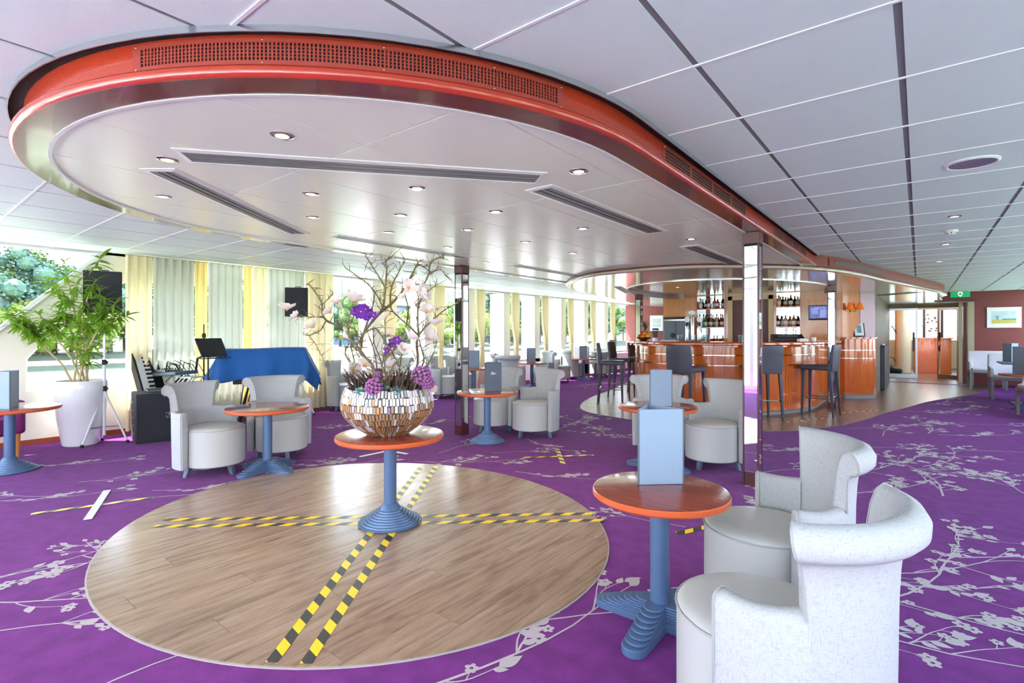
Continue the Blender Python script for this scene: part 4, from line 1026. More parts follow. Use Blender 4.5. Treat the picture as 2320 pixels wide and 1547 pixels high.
for z in (.785, .945): usweep(1.606, 2.156, [(0, z), (0, z+.014), (.01, z+.014), (.01, z)]).build('chrome_band', M['chrome'], bar)
for k in (4, 12, 20, 28, 36): x, y = U(1.601, 2.151)[k]; MB().box((x, y, .6), (.004, .006, 1.0), math.atan2(y/2.15**2, x/1.6**2)).build('panel_joint', M['band'], bar)
# end cabinet with upper panels
cab = empty('end_cabinet', (0, 0, 0), 0, 'orange wood end cabinet with chrome bands, sconce panel and mauve corner', 'cabinet')
P0 = [(-1.36, 11.95), (-1.27, 11.98), (-1.22, 12.06), (-1.20, 12.12)]
Q = [(-1.24, 12.10), (-1.16, 12.08), (-1.02, 12.14), (-.86, 12.27), (-.74, 12.42), (-.68, 12.56), (-.68, 12.66), (-1.24, 12.66)]
MB().prism(Q, .09, 1.19).build('body', M['bar_wood'], cab, smooth=30)
MB().prism([(x*.985-.015, y+.02) for x, y in Q], 0, .09).build('kick', M['kick'], cab)
MB().prism([(XC+(x-XC)*1.015, y-.03) for x, y in Q], 1.19, 1.225).build('top', M['bar_top'], cab, bevel=.004)
for z in (.80, .96): sweep_profile(list(reversed(offset(Q[:7], -.002, False))), [(0, z), (0, z+.012), (.004, z+.012), (.004, z)], False).build('chrome_band', M['chrome'], cab)
MB().prism([(-1.26, 12.16), (-1.20, 12.16), (-.93, 12.40), (-.93, 12.66), (-1.26, 12.66)], 1.225, 2.12).build('upper_panel', M['wall_wood'], cab, smooth=0)
MB().prism([(-.93, 12.39), (-.70, 12.58), (-.70, 12.66), (-.93, 12.66)], 1.225, 2.12).build('mauve_panel', M['mauve'], cab, smooth=0)
# back bar wall
bw = empty('wall_back_bar', (0, 0, 0), kind='structure', label='wood panelled wall behind the bar with two mirrored bottle niches')
YW = 12.1; ZT = 2.174
def wbx(x0, x1, z0, z1, m, n='panel', y0=YW, y1=YW+.5): return MB().bb((x0, y0, z0), (x1, y1, z1)).build(n, m, bw, smooth=0)
XN = [xat(p, YW) for p in (1503, 1578, 1643, 1650, 1752, 1757, 1815, 1905)]
wbx(XN[0], XN[1], 0, ZT, M['wall_wood']); wbx(XN[2], XN[3], 0, ZT, M['bar_wood'], 'post'); wbx(XN[4], XN[5]+.0, 0, ZT, M['bar_wood'], 'post')
wbx(XN[6], XN[7], 0, ZT, M['wall_wood'])
for a, b2 in ((XN[1], XN[2]), (XN[5], XN[6])):
    wbx(a, b2, 0, 1.0, M['bar_wood'], 'niche_base'); wbx(a, b2, 2.16, ZT, M['bar_wood'], 'niche_head')
    wbx(a, b2, 1.0, 2.16, M['mirror'], 'niche_mirror', YW+.3, YW+.31)
    wbx(a, a+.02, 1.0, 2.16, M['bar_wood'], 'niche_side', YW-.02, YW+.3); wbx(b2-.02, b2, 1.0, 2.16, M['bar_wood'], 'niche_side', YW-.02, YW+.3)
    for z in (1.42, 1.845): wbx(a, b2, z, z+.025, M['bar_top'], 'bottle_shelf', YW-.03, YW+.3)
MB().bb((XN[3], YW-.03, 0), (XN[3]+.09, YW+.1, 2.12)).build('door_frame', M['cream_frame'], bw, smooth=0); MB().bb((XN[4]-.09, YW-.03, 0), (XN[4], YW+.1, 2.12)).build('door_frame', M['cream_frame'], bw, smooth=0)
MB().bb((XN[3], YW-.03, 2.04), (XN[4], YW+.1, 2.13)).build('door_frame', M['cream_frame'], bw, smooth=0)
MB().bb((XN[3]+.09, YW+.02, 0), (XN[4]-.09, YW+.06, 2.04)).build('door_leaf', M['maroon'], bw, bevel=.004)
MB().bb((XN[3], YW+.02, 2.13), (XN[4], YW+.5, ZT)).build('panel', M['wall_wood'], bw, smooth=0)
bc = empty('back_counter', (0, 0, 0), 0, 'low work counter behind the bar below the bottle niches', 'counter')
MB().bb((XN[0], YW-.5, 0), (XN[2], YW, .92)).build('body', M['bar_wood'], bc); MB().bb((XN[0], YW-.52, .92), (XN[2], YW-.001, .95)).build('top', M['bar_top'], bc)
# bottles
BM = [mat('bottle_green', (40, 120, 50), .1, coat=.5), mat('bottle_dark', (40, 30, 26), .15), mat('bottle_amber', (170, 90, 30), .12, coat=.5), mat('bottle_clear', (200, 214, 210), .1, coat=.5), mat('bottle_red', (170, 36, 36), .2), mat('bottle_gold', (214, 170, 60), .2), mat('bottle_rose', (214, 140, 130), .2)]
BN = ['green', 'dark', 'amber', 'clear', 'red', 'gold', 'rose']
def bottle_mesh(k, kind):
    b = MB(); pr = [[(0, 0), (.034, 0), (.036, .01), (.036, .17), (.028, .2), (.012, .225), (.012, .29), (0, .29)], [(0, 0), (.042, 0), (.044, .01), (.044, .13), (.036, .16), (.014, .185), (.013, .23), (0, .23)], [(0, 0), (.03, 0), (.045, .03), (.045, .09), (.02, .15), (.012, .2), (0, .2)]][kind]
    b.lathe(pr, 14); h = pr[-1][1]
    b.cur = 1; b.lathe([(pr[2][0]+.0012, .05), (pr[2][0]+.0012, .12)], 14, cap=False); b.cur = 2; b.lathe([(0, h+.012), (.014, h+.012), (.014, h-.03)], 10, cap=False)
    return b.mesh('bottle', [BM[k], M['paper'], M['black']])
bmc = {}
rb = random.Random(9)
def bottle(x, y, z, k, kind, label, grp, tilt=0):
    if (k, kind) not in bmc: bmc[(k, kind)] = bottle_mesh(k, kind)
    o = ob('bottle', bmc[(k, kind)], None, (x, y, z), (0, tilt, rb.uniform(0, 6))); tag(o, label, 'bottle', grp); return o
def row(px0, px1, z, ks, kinds_, where):
    n = len(ks); x0, x1 = xat(px0, YW+.1), xat(px1, YW+.1)
    ords = ['leftmost', 'second', 'third', 'fourth', 'fifth', 'sixth', 'seventh', 'eighth', 'ninth']
    for i, k in enumerate(ks):
        o = 'rightmost' if i == n-1 else ords[i]
        bottle(x0+(x1-x0)*(i+.5)/n, YW+.08+.09*(i % 2), z, k, kinds_[i % len(kinds_)], '%s bottle, %s from the left, %s' % (BN[k], o, where) if i < n-1 else '%s bottle at the right end %s' % (BN[k], where), 'bottles '+where)
row(1583, 1641, 1.445, [0, 3, 0, 1, 2, 0, 6, 2, 4], [0, 0, 1], 'on the middle shelf of the left niche')
row(1583, 1641, 1.87, [3, 1, 4, 6, 4, 1], [1, 2, 0], 'on the top shelf of the left niche')
row(1758, 1813, 1.445, [1, 3, 6, 5, 2, 1], [1, 2], 'on the middle shelf of the right niche')
row(1758, 1813, 1.87, [5, 2, 1, 5], [1, 2], 'on the top shelf of the right niche')
row(1600, 1641, .951, [1, 4, 2, 3], [0, 1], 'on the work counter below the left niche')
# coffee machine
x = xat(1537, YW-.25)
cm = empty('coffee_machine', (x, YW-.26, .951), 0, 'tall grey coffee machine with dark lid behind the bar', 'machine')
MB().box((0, 0, .34), (.52, .44, .66)).build('body', M['slate'], cm, bevel=.008); MB().box((0, 0, .70), (.54, .46, .05)).build('lid', M['black'], cm, bevel=.006)
MB().box((0, -.222, .655), (.52, .01, .03)).build('trim', M['chrome'], cm, smooth=0); MB().box((.02, -.222, .33), (.004, .006, .6)).build('door_gap', M['dark'], cm, smooth=0)
MB().lathe([(0, .004), (.055, .004), (.06, 0), (.06, -.01)], 24).build('dial', M['black'], cm).matrix_local = Matrix.Translation((-.04, -.226, .3)) @ Matrix.Rotation(PI/2, 4, 'X')
# beer taps standing on the counter
ty = 8.42
for px, lb, zt in ((1556, 'left beer tap with round white badge', .30), (1584, 'right beer tap with round white badge', .30)):
    e = empty('beer_tap', (xat(px, ty), ty, 1.165), TH, lb+' on the bar counter', 'beer tap', 'beer taps')
    MB().lathe([(.035, 0), (.03, .012), (.024, .03), (.024, zt-.06), (.028, zt-.04), (0, zt-.03)], 16).build('tower', M['chrome'], e)
    MB().tube([(0, -.02, zt-.09), (0, -.09, zt-.10), (0, -.10, zt-.15)], .010, 8).build('spout', M['chrome'], e)
    MB().tube([(0, 0, zt-.04), (0, -.02, zt+.02)], .012, 8).build('handle', M['black'], e)
    MB().ball((0, -.02, zt+.06), (.048, .014, .052), 18, 10).build('badge', M['paper'], e)
e = empty('beer_column', (xat(1568, ty+.08), ty+.10, 1.165), TH, 'tall chrome beer column with oval white badge on top', 'beer tap')
MB().lathe([(.045, 0), (.04, .015), (.026, .03), (.026, .40), (.02, .42), (0, .42)], 18).build('tower', M['chrome'], e); MB().tube([(0, 0, .40), (0, -.02, .45)], .016, 8).build('neck', M['green_sign'], e)
MB().ball((-.02, -.02, .475), (.06, .016, .04), 18, 10).build('badge', M['paper'], e)
# glasses, cups, machines on the counter
gm = MB().lathe([(.0, 0), (.026, 0), (.030, .004), (.034, .11), (.032, .11), (.028, .008), (0, .008)], 16).mesh('drinking_glass', M['clear'])
for i, (px, y) in enumerate(((1540, 8.5), (1570, 8.34), (1596, 8.45), (1604, 8.6), (1686, 8.6), (1678, 8.5))):
    o = ob('drinking_glass', gm, None, (xat(px, y), y, 1.1655)); tag(o, ['small clear glass left of the left beer tap', 'clear glass between the two beer taps', 'clear glass right of the right beer tap', 'clear glass set back right of the beer taps', 'clear glass just left of the near column, nearer the column', 'clear glass left of another glass by the near column'][i], 'glass', 'glasses on the bar')
e = empty('blender', (xat(1485, 8.95), 8.95, 1.165), 0, 'clear blender jar with dark lid on the left of the counter', 'blender')
MB().lathe([(.055, 0), (.06, .05), (.045, .06), (0, .06)], 18).build('base', M['steel'], e); MB().lathe([(.04, .06), (.058, .2), (.055, .2), (.038, .062)], 18, cap=False).build('jar', M['clear'], e); MB().lathe([(.06, .2), (.055, .225), (0, .228)], 18).build('lid', M['black'], e)
fbx, fby = xat(1458, 9.0), 9.0
e = empty('fruit_bowl', (fbx, fby, 1.165), 0, 'glass bowl under the fruit at the left end of the bar', 'bowl')
MB().lathe([(.05, 0), (.09, .02), (.15, .06), (.146, .063), (.085, .026), (0, .012)], 28, cap=False).build('bowl', M['clear'], e)
OR = mat('orange_fruit', (240, 140, 30), .45, bump=.2, bscale=300); LE = mat('lemon', (240, 200, 60), .45); AP = mat('apple_red', (196, 44, 36), .3, coat=.4); GA = mat('apple_green', (150, 180, 60), .3)
for i, (dx, dy, dz, m, n) in enumerate(((-.05, -.05, .07, AP, 'apple'), (.02, -.08, .065, OR, 'orange'), (.085, -.02, .075, LE, 'lemon'), (.0, .04, .07, OR, 'orange'), (-.09, .02, .08, GA, 'apple'), (.03, -.01, .13, OR, 'orange'), (.09, .05, .12, LE, 'lemon'), (-.03, .0, .13, AP, 'apple'))):
    b = MB(); b.ball((0, 0, 0), (.042, .042, .038) if n != 'lemon' else (.045, .03, .03), 14, 10); b.tube([(0, 0, .03), (.003, 0, .048)], .003, 5)
    o = b.build(n, m, None); o.location = (fbx+dx, fby+dy, 1.165+dz)
    tag(o, ['red apple low in front of the fruit bowl', 'orange at the front of the fruit bowl', 'lemon at the right rim of the fruit bowl', 'orange hidden at the back of the fruit bowl', 'green apple at the left rim of the fruit bowl', 'orange on top of the fruit pile', 'lemon high on the right of the fruit pile', 'red apple on top of the fruit pile'][i], 'fruit', 'fruit in the bowl')
pn = empty('pineapple', (fbx-.03, fby+.14, 1.165), 0, 'pineapple with tall spiky crown at the left end of the bar', 'fruit')
MB().lathe([(.03, 0), (.06, .03), (.068, .1), (.055, .17), (.02, .2), (0, .2)], 18).build('body', mat('pineapple_skin', (110, 110, 40), .7, rgb2=(150, 120, 40), nscale=60, bump=1, bscale=80), pn)
b = MB()
for k in range(22):
    a = k*2.4; t = k/22; L = .2-.05*t; c, s = math.cos(a), math.sin(a); sp2 = .07*(1-t)+.01; z = .19+.05*t
    b.add([(c*.012-s*.012, s*.012+c*.012, z), (c*.012+s*.012, s*.012-c*.012, z), (c*sp2, s*sp2, z+L*.6), (c*sp2*1.5, s*sp2*1.5, z+L)], [(0, 1, 2), (0, 2, 3), (1, 3, 2)])
b.build('crown', mat('pineapple_leaf', (60, 90, 50), .5), pn, smooth=0)
# till, white boxes, cup
ry = 9.9
e = empty('cash_register', (xat(1785, ry)-.02, ry+.05, 1.165), .35, 'black cash register low on the right of the bar counter', 'register')
MB().prism_x([(-.16, 0), (.16, 0), (.16, .11), (.05, .12), (-.16, .05)], -.24, .24).build('body', M['black'], e, bevel=.006); MB().box((0, -.06, .088), (.3, .12, .004), mtx=Matrix.Rotation(.32, 3, 'X')).build('keyboard', M['slate'], e)
e = empty('napkin_box', (xat(1818, 9.6), 9.62, 1.165), .6, 'small white napkin box beside the cash register', 'box'); MB().box((0, 0, .022), (.14, .1, .044)).build('body', M['paper'], e, bevel=.003); MB().box((0, 0, .046), (.09, .05, .006)).build('napkins', M['tape_white'], e)
e = empty('candle_holder', (xat(1843, 9.7), 9.72, 1.165), 0, 'small warm candle glass right of the napkin box', 'candle'); MB().lathe([(.034, 0), (.038, .07), (.034, .07), (.03, .006), (0, .006)], 16).build('holder', M['paper'], e); MB().lathe([(.026, .006), (.026, .04), (0, .04)], 12).build('candle', M['shade'], e)
e = empty('serving_tray', (xat(1515, 8.6), 8.62, 1.165), .2, 'flat white tray near the left of the counter top', 'tray'); MB().box((0, 0, .008), (.3, .16, .014)).build('plate', M['paper'], e, bevel=.004); MB().box((0, 0, .018), (.24, .1, .006)).build('cloth', M['tape_white'], e)
# tv
tx = xat(1862, YW-.09)
tv = empty('television', (tx, YW-.10, 1.72), 0, 'small flat television showing a blue programme on the bar wall', 'television')
MB().box((0, 0, 0), (.46, .05, .30)).build('casing', M['black'], tv, bevel=.005)
sc_ = mat('tv_screen', (60, 70, 130), .3, rgb2=(120, 130, 190), nscale=14, emit=(80, 90, 160), estr=.4); MB().box((0, -.026, .008), (.43, .003, .25)).build('screen', sc_, tv, smooth=0)
for k, (u, v, w, h) in enumerate(((-.12, .03, .12, .12), (.02, -.02, .1, .16), (.14, .02, .07, .1), (-.03, .09, .2, .02))): MB().box((u, -.0285, v), (w, .001, h)).build('picture_area', mat('tv_blue_%d' % k, (130+k*20, 140+k*15, 200), .4, emit=(120, 130, 200), estr=.5), tv, smooth=0)
MB().box((0, .05, 0), (.1, .06, .1)).build('bracket', M['black'], tv)
# sconce, its second shade models the reflection in the glossy panel
sx, sy = (xat(1935, 12.2)), 12.25
sc = empty('wall_sconce', (-1.065+.01, 12.265, 1.83), math.atan2(.24, .27), 'brass wall sconce with an orange bell shade and its modelled reflection on the end cabinet', 'lamp')
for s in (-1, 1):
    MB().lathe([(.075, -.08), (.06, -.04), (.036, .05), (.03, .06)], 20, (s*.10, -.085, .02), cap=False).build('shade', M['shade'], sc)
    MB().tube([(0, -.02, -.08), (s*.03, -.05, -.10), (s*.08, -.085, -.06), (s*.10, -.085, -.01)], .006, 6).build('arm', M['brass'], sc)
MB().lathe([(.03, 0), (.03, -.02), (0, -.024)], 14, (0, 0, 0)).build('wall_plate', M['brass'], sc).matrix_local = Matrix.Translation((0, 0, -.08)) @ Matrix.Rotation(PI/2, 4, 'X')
# small leaning frame and clip box
e = empty('photo_frame', (-.93, 12.33, 1.225), R(25), 'small framed photo leaning on the end cabinet', 'photo frame')
mt = Matrix.Rotation(R(-14), 3, 'X')
MB().box((0, .05, .155), (.2, .02, .30), mtx=mt).build('photo_frame_body', M['black'], e); MB().box((0, .036, .155), (.16, .004, .26), mtx=mt).build('photo', M['paper'], e); MB().box((0, .033, .16), (.08, .003, .15), mtx=mt).build('print', aW, e)
e = empty('side_cabinet', (-.655, 15.4, 0.006), 0, 'low dark cabinet with a paper tuft against the stone clad wall', 'cabinet'); MB().box((0, 0, .5), (.08, 1.9, .98)).build('body', M['stool'], e, bevel=.006); MB().box((0, 0, 1.0), (.085, 1.92, .03)).build('top', M['black'], e, bevel=.004); MB().ball((.0, -.9, 1.03), (.04, .05, .03), 10, 6).build('paper_tuft', M['paper'], e)

# ================================================================ curtains
def curtain(y0, y1, label, m, grp, X=XL+.14, amp=.03, waves=None, z0=.04, z1=2.31, tie=None, folds=None):
    waves = waves or max(2, int((y1-y0)/.09)); n = waves*8; rows = 14 if tie else 4; b = MB(); rings = []
    for k in range(rows+1):
        z = z0+(z1-z0)*k/rows; ring = []
        w = 1; cyy = (y0+y1)/2
        if tie: w = 1-.62*math.exp(-((z-tie)/.38)**2) if z > tie else 1-.62*math.exp(-((z-tie)/.6)**2)
        for i in range(n+1):
            s = i/n; y = cyy+(y0-cyy+(y1-y0)*s)*w+(0 if not tie else .07*(1-w)); ring.append((X+amp*math.sin(2*PI*waves*s)*(1+.2*math.sin(9*s+z)), y, z))
        rings.append(ring)
    n1 = n+1; vs = [p for r in rings for p in r]; b.add(vs, [(k*n1+i, k*n1+i+1, (k+1)*n1+i+1, (k+1)*n1+i) for k in range(rows) for i in range(n)])
    e = empty('curtain', (0, 0, 0), 0, label, 'curtain', grp); b.build('cloth', m, e, smooth=80)
    if tie: MB().tube([(X+.07*math.cos(t), (y0+y1)/2+.026+(y1-y0)*.24*math.sin(t), tie) for t in [2*PI*q/16 for q in range(16)]], .012, 6, closed=True).build('tieback', M['white_metal'], e)
    MB().tube([(X, y0, z1+.004), (X, y1, z1+.004)], .008, 6).build('heading', M['curtain'], e)
ys = [yat(p, XL+.14) for p in (284, 322, 345, 352, 440, 462, 470, 550, 572, 606, 612, 690, 756)]
curtain(ys[0], ys[2], 'cream gathered curtain at the left end of the curtained stage wall', M['curtain'], 'stage curtains')
curtain(ys[2]+.01, ys[4], 'sheer white curtain left of the music stand', M['sheer'], 'stage curtains')
curtain(ys[4]+.01, ys[6], 'golden gathered curtain right behind the music stand', M['curtain_gold'], 'stage curtains')
curtain(ys[6]+.01, ys[7], 'sheer white curtain above the left of the blue cloth', M['sheer'], 'stage curtains')
curtain(ys[7]+.01, ys[8], 'golden gathered curtain above the middle of the blue cloth', M['curtain_gold'], 'stage curtains')
curtain(ys[8]+.01, ys[9], 'cream curtain strip right of the second golden curtain', M['curtain'], 'stage curtains')
curtain(ys[9]+.01, ys[11], 'sheer curtain behind the right loudspeaker', M['sheer'], 'stage curtains')
curtain(ys[11]+.01, ys[12], 'cream curtain at the right end of the curtained stage wall', M['curtain'], 'stage curtains')
CN = ['first tied cream curtain behind the flower branches', 'second tied cream curtain behind the white blossoms', 'tied cream curtain left of the far mirrored column', 'tied cream curtain right of the far mirrored column', 'fifth tied cream curtain with visible tieback', 'sixth tied cream curtain from the stage', 'seventh tied cream curtain from the stage', 'last tied cream curtain beside the bar stools']
for k in range(1, 9): curtain(cs[k]-.02, cs[k]+.34, CN[k-1], M['curtain'], 'tied window curtains', tie=1.0, X=XL+.16, amp=.035, waves=5)

# ================================================================ stage corner
def hazard(l0, d0, l1, d1): pass
sb = empty('subwoofer', (-7.18, 1.97, 0), R(-9), 'large black subwoofer box with small white emblem', 'loudspeaker')
MB().bb((-.44, 0, .0), (0, .62, .585)).build('cabinet', M['black_fab'], sb, bevel=.008)
MB().bb((0, .02, .02), (.012, .60, .565)).build('front_grille', M['black_fab'], sb, smooth=0)
b = MB()
for p, q in (((.014, .295, .285), (.014, .355, .285)), ((.014, .295, .345), (.014, .355, .345)), ((.014, .295, .285), (.014, .295, .345)), ((.014, .355, .285), (.014, .355, .345)), ((.014, .300, .29), (.014, .325, .32)), ((.014, .325, .32), (.014, .350, .29)), ((.014, .312, .34), (.014, .325, .32)), ((.014, .338, .34), (.014, .325, .32))): b.tube([p, q], .003, 5)
b.build('emblem', M['steel'], sb)
for k in range(5): MB().box((-.32+.03*k, -.001, .46-.09*k), (.02, .004, .02)).build('connector', M['steel'], sb)
lp = empty('laptop', (-7.36, 2.3, .587), R(80), 'closed dark laptop on top of the subwoofer', 'laptop'); MB().box((0, 0, .014), (.34, .24, .02)).build('base', M['slate'], lp, bevel=.004); MB().box((0, 0, .027), (.34, .24, .006)).build('lid', M['black'], lp, bevel=.002)
def pole_speaker(px, d, z0, z1, w, lb1, lb2, rz, floor_off=0):
    x, y = LD(lat(px, d), d); x = max(x, XL+.34)
    s = empty('speaker_stand', (x, y, 0), .4, lb2, 'stand', 'speaker stands')
    MB().tube([(0, 0, .1), (0, 0, .95)], .017, 10).build('outer_tube', M['white_metal'], s); MB().tube([(0, 0, .9), (0, 0, z0+.02)], .012, 10).build('inner_tube', M['steel'], s)
    MB().lathe([(.024, .93), (.024, .99)], 12).build('collar', M['black'], s); MB().ball((.04, 0, .96), .018, 8, 6).build('knob', M['black'], s); MB().lathe([(.024, .62), (.024, .68)], 12).build('collar', M['black'], s); MB().ball((.04, 0, .65), .016, 8, 6).build('knob', M['black'], s)
    for k in range(3):
        a = 2*PI*k/3+.5; c, q = math.cos(a)*.24, math.sin(a)*.24
        MB().tube([(0, 0, .62), (c, q, .02)], .011, 8).build('leg', M['white_metal'], s); MB().tube([(c, q, .0), (c, q, .035)], .016, 8).build('foot', M['black'], s); MB().tube([(0, 0, .2), (c*.68, q*.68, .205)], .007, 6).build('brace', M['steel'], s)
    e = empty('loudspeaker', (x, y, z0), rz, lb1, 'loudspeaker', 'pole mounted loudspeakers'); h = z1-z0
    MB().prism([(-w/2, -w*.42), (w/2, -w*.42), (w*.36, w*.42), (-w*.36, w*.42)], 0, h).build('cabinet', M['black'], e, bevel=.008)
    MB().box((0, -w*.425, h/2), (w-.03, .008, h-.03)).build('grille', M['black_fab'], e, smooth=0)
    MB().tube([(-.05, 0, h), (-.04, 0, h+.022), (.04, 0, h+.022), (.05, 0, h)], .006, 6).build('handle', M['black'], e)
pole_speaker(236, 6.05, 1.54, 2.02, .36, 'black loudspeaker behind the top of the potted plant', 'white and grey tripod stand between plant pot and subwoofer', R(72))
pole_speaker(675, 8.1, 1.56, 2.01, .34, 'black loudspeaker on a pole in front of the curtain', 'tripod stand behind the blue covered keyboard', R(52))
# leaning keyboard
kp = atd(352, 885, 6.55)
kb = empty('leaning_keyboard', (kp[0]-.02, kp[1]+.1, .0), R(15), 'dark digital keyboard propped on its end, leaning left', 'keyboard')
mt = Matrix.Rotation(R(22), 3, 'Y').inverted() if False else Matrix.Rotation(R(-24), 3, 'Y')
def kbx(c, d, m, n, bv=0): v = mt @ Vector(c); MB().box(v, d, mtx=mt).build(n, M[m], kb, bevel=bv)
kbx((0, 0, .62), (.10, .30, 1.1), 'black', 'body', .01); kbx((.052, -.05, .72), (.008, .15, .85), 'key_white', 'keys')
for k in range(14): kbx((.060, -.01, .36+.057*k), (.012, .08, .026), 'black', 'black_key')
kbx((-.02, 0, .05), (.2, .34, .06), 'slate', 'end_cap')
# mixer on a stand with cables
mp_ = atd(385, 845, 6.9)
mx = empty('mixing_desk', (mp_[0], mp_[1], 0), R(20), 'small mixing desk tangled with cables on a stand', 'mixer')
MB().box((0, 0, .76), (.62, .34, .05), mtx=Matrix.Rotation(R(-4), 3, 'Y')).build('console', M['slate'], mx, bevel=.01)
MB().box((-.1, .0, .80), (.34, .26, .03)).build('fader_panel', M['steel'], mx, bevel=.006)
for i in range(6):
    for j in range(3): MB().lathe([(.008, 0), (.006, .018), (0, .018)], 8, (-.24+.055*i, -.09+.07*j, .815)).build('knob', M['black'], mx)
for k in range(9):
    a = rd.uniform(-.25, .3); b2 = rd.uniform(-.12, .12); MB().tube([(a, b2, .79), (a+.03, b2, .9+rd.uniform(0, .05)), (a+.12, b2+.05, .88), (a+.2, b2+.08, .74), (a+.16, b2, .64)], .006, 5).build('cable', M['black'], mx)
for s in (-1, 1): MB().tube([(s*.26, -.12, .0), (-s*.2, .12, .73)], .014, 8).build('stand_leg', M['black'], mx)
MB().box((.36, .05, .72), (.2, .24, .02)).build('sheet', M['paper'], mx)
# microphone stand and music stand
q = atd(462, 800, 6.9)
ms = empty('microphone_stand', (q[0], q[1], 0), 0, 'black microphone stand with clamps in front of the golden curtain', 'stand')
MB().tube([(0, 0, 0.02), (0, 0, 1.3)], .011, 8).build('pole', M['black'], ms); MB().tube([(0, 0, 1.0), (.0, 0, 1.42)], .008, 8).build('upper_pole', M['black'], ms)
for z in (.98, 1.12, 1.24): MB().lathe([(.024, z), (.026, z+.03), (.02, z+.06)], 10).build('clamp', M['black'], ms)
MB().tube([(0, 0, 1.0), (-.1, -.04, .96), (-.14, -.05, .78)], .016, 8).build('boom', M['black'], ms)
for k in range(3): a = 2*PI*k/3; MB().tube([(0, 0, .18), (.26*math.cos(a), .26*math.sin(a), .012)], .008, 6).build('leg', M['black'], ms)
q2 = atd(470, 800, 6.5)
mu = empty('music_stand', (q2[0]+.02, q2[1], 0), R(20), 'black music stand with tilted desk beside the blue cloth', 'stand')
MB().tube([(0, 0, .02), (0, 0, 1.08)], .010, 8).build('pole', M['black'], mu); MB().box((.06, 0, 1.12), (.012, .38, .26), mtx=Matrix.Rotation(R(-28), 3, 'Y')).build('desk', M['black'], mu); MB().box((.125, 0, .99), (.06, .40, .012)).build('lip', M['black'], mu)
for k in range(3): a = 2*PI*k/3+.6; MB().tube([(0, 0, .18), (.26*math.cos(a), .26*math.sin(a), .012)], .008, 6).build('leg', M['black'], mu)
# covered keyboard
def cloth():
    A = Vector(LD(lat(478, 6.75), 6.75)); B = Vector(LD(lat(703, 7.15), 7.15)); v = (B-A); L = v.length; a = math.atan2(v.y, v.x)
    e = empty('keyboard_cover', ((A.x+B.x)/2, (A.y+B.y)/2+.05, 0), a, 'deep blue cloth draped over a keyboard', 'cloth')
    nx, ny = 60, 30; vs = []; HX, HY_ = L/2*.82, .22; dx, dy = .27, .60
    def fold(u, v_):
        # u, v_: flat cloth coordinates from the centre; drop over the edges
        ox = max(abs(u)-HX, 0); oy = max(abs(v_)-HY_, 0); sx = math.copysign(1, u); sy = math.copysign(1, v_)
        x = max(-HX, min(HX, u)); y = max(-HY_, min(HY_, v_)); o = math.hypot(ox, oy) if ox and oy else max(ox, oy)
        ripple = .028*math.sin(u*11+1)*min(oy*3, 1)+.02*math.sin(u*23)*min(oy*2, 1)
        z = 1.10-o*.92; x += sx*(ox*.42 if not oy else ox*.45)+.02*math.sin(v_*12)*min(ox*3, 1); y += sy*(oy*.28)+sy*ripple
        return (x, y, z+.008*math.sin(u*5))
    nv = 0; b = MB()
    for i in range(nx+1):
        for j in range(ny+1):
            s = -1+2*i/nx; t = -1+2*j/ny; hem = .50+.09*math.sin(s*4.2+.6)+.05*math.sin(s*9); b.v.append(fold(s*(HX+.42), t*(HY_+hem)))
    b.add([], []); n1 = ny+1
    for i in range(nx):
        for j in range(ny): b.f.append((i*n1+j, (i+1)*n1+j, (i+1)*n1+j+1, i*n1+j+1)); b.m.append(0)
    o = b.build('drape', M['cloth_blue'], e, smooth=80); md = o.modifiers.new('thick', 'SOLIDIFY'); md.thickness = .004
    k = empty('stage_keyboard', (e.location.x, e.location.y, 0), a, 'black keyboard on a crossed stand under the blue cloth', 'keyboard')
    MB().box((0, 0, 1.0), (2*HX-.02, .40, .14)).build('body', M['black'], k, bevel=.01); MB().box((0, -.02, .66), (2*HX-.25, .30, .06)).build('lower_shelf', M['black'], k, bevel=.01)
    for s in (-1, 1):
        for t in (-1, 1): MB().tube([(s*HX*.7, t*.16, .02), (s*HX*.25, -t*.12, .93)], .014, 8).build('stand_leg', M['black'], k)
    for c in range(7): MB().tube([(.1*c-.3, -.1, .92), (.1*c-.25, -.16, .6), (.08*c-.3, -.1, .3), (.08*c-.2, -.05, .06)], .008, 5).build('cable', M['black'], k)
cloth()
# ================================================================ plum chair at the left edge
pc = empty('plum_armchair', (-7.5, .62, 0), R(-62), 'plum armchair with tan wooden legs at the left edge', 'armchair')
MB().bb((-.30, -.28, .24), (.30, .28, .42)).build('seat', M['plum'], pc, bevel=.03); MB().bb((-.30, -.36, .26), (.30, -.24, .80)).build('backrest', M['plum'], pc, bevel=.05)
for s in (-1, 1): MB().bb((s*.30-.05, -.30, .24), (s*.30+.05, .30, .60)).build('arm', M['plum'], pc, bevel=.04)
for sx_ in (-1, 1):
    for sy_ in (-1, 1): MB().lathe([(.016, 0), (.026, .26)], 10, (sx_*.29, sy_*.25, 0)).build('leg', M['tan_leg'], pc)

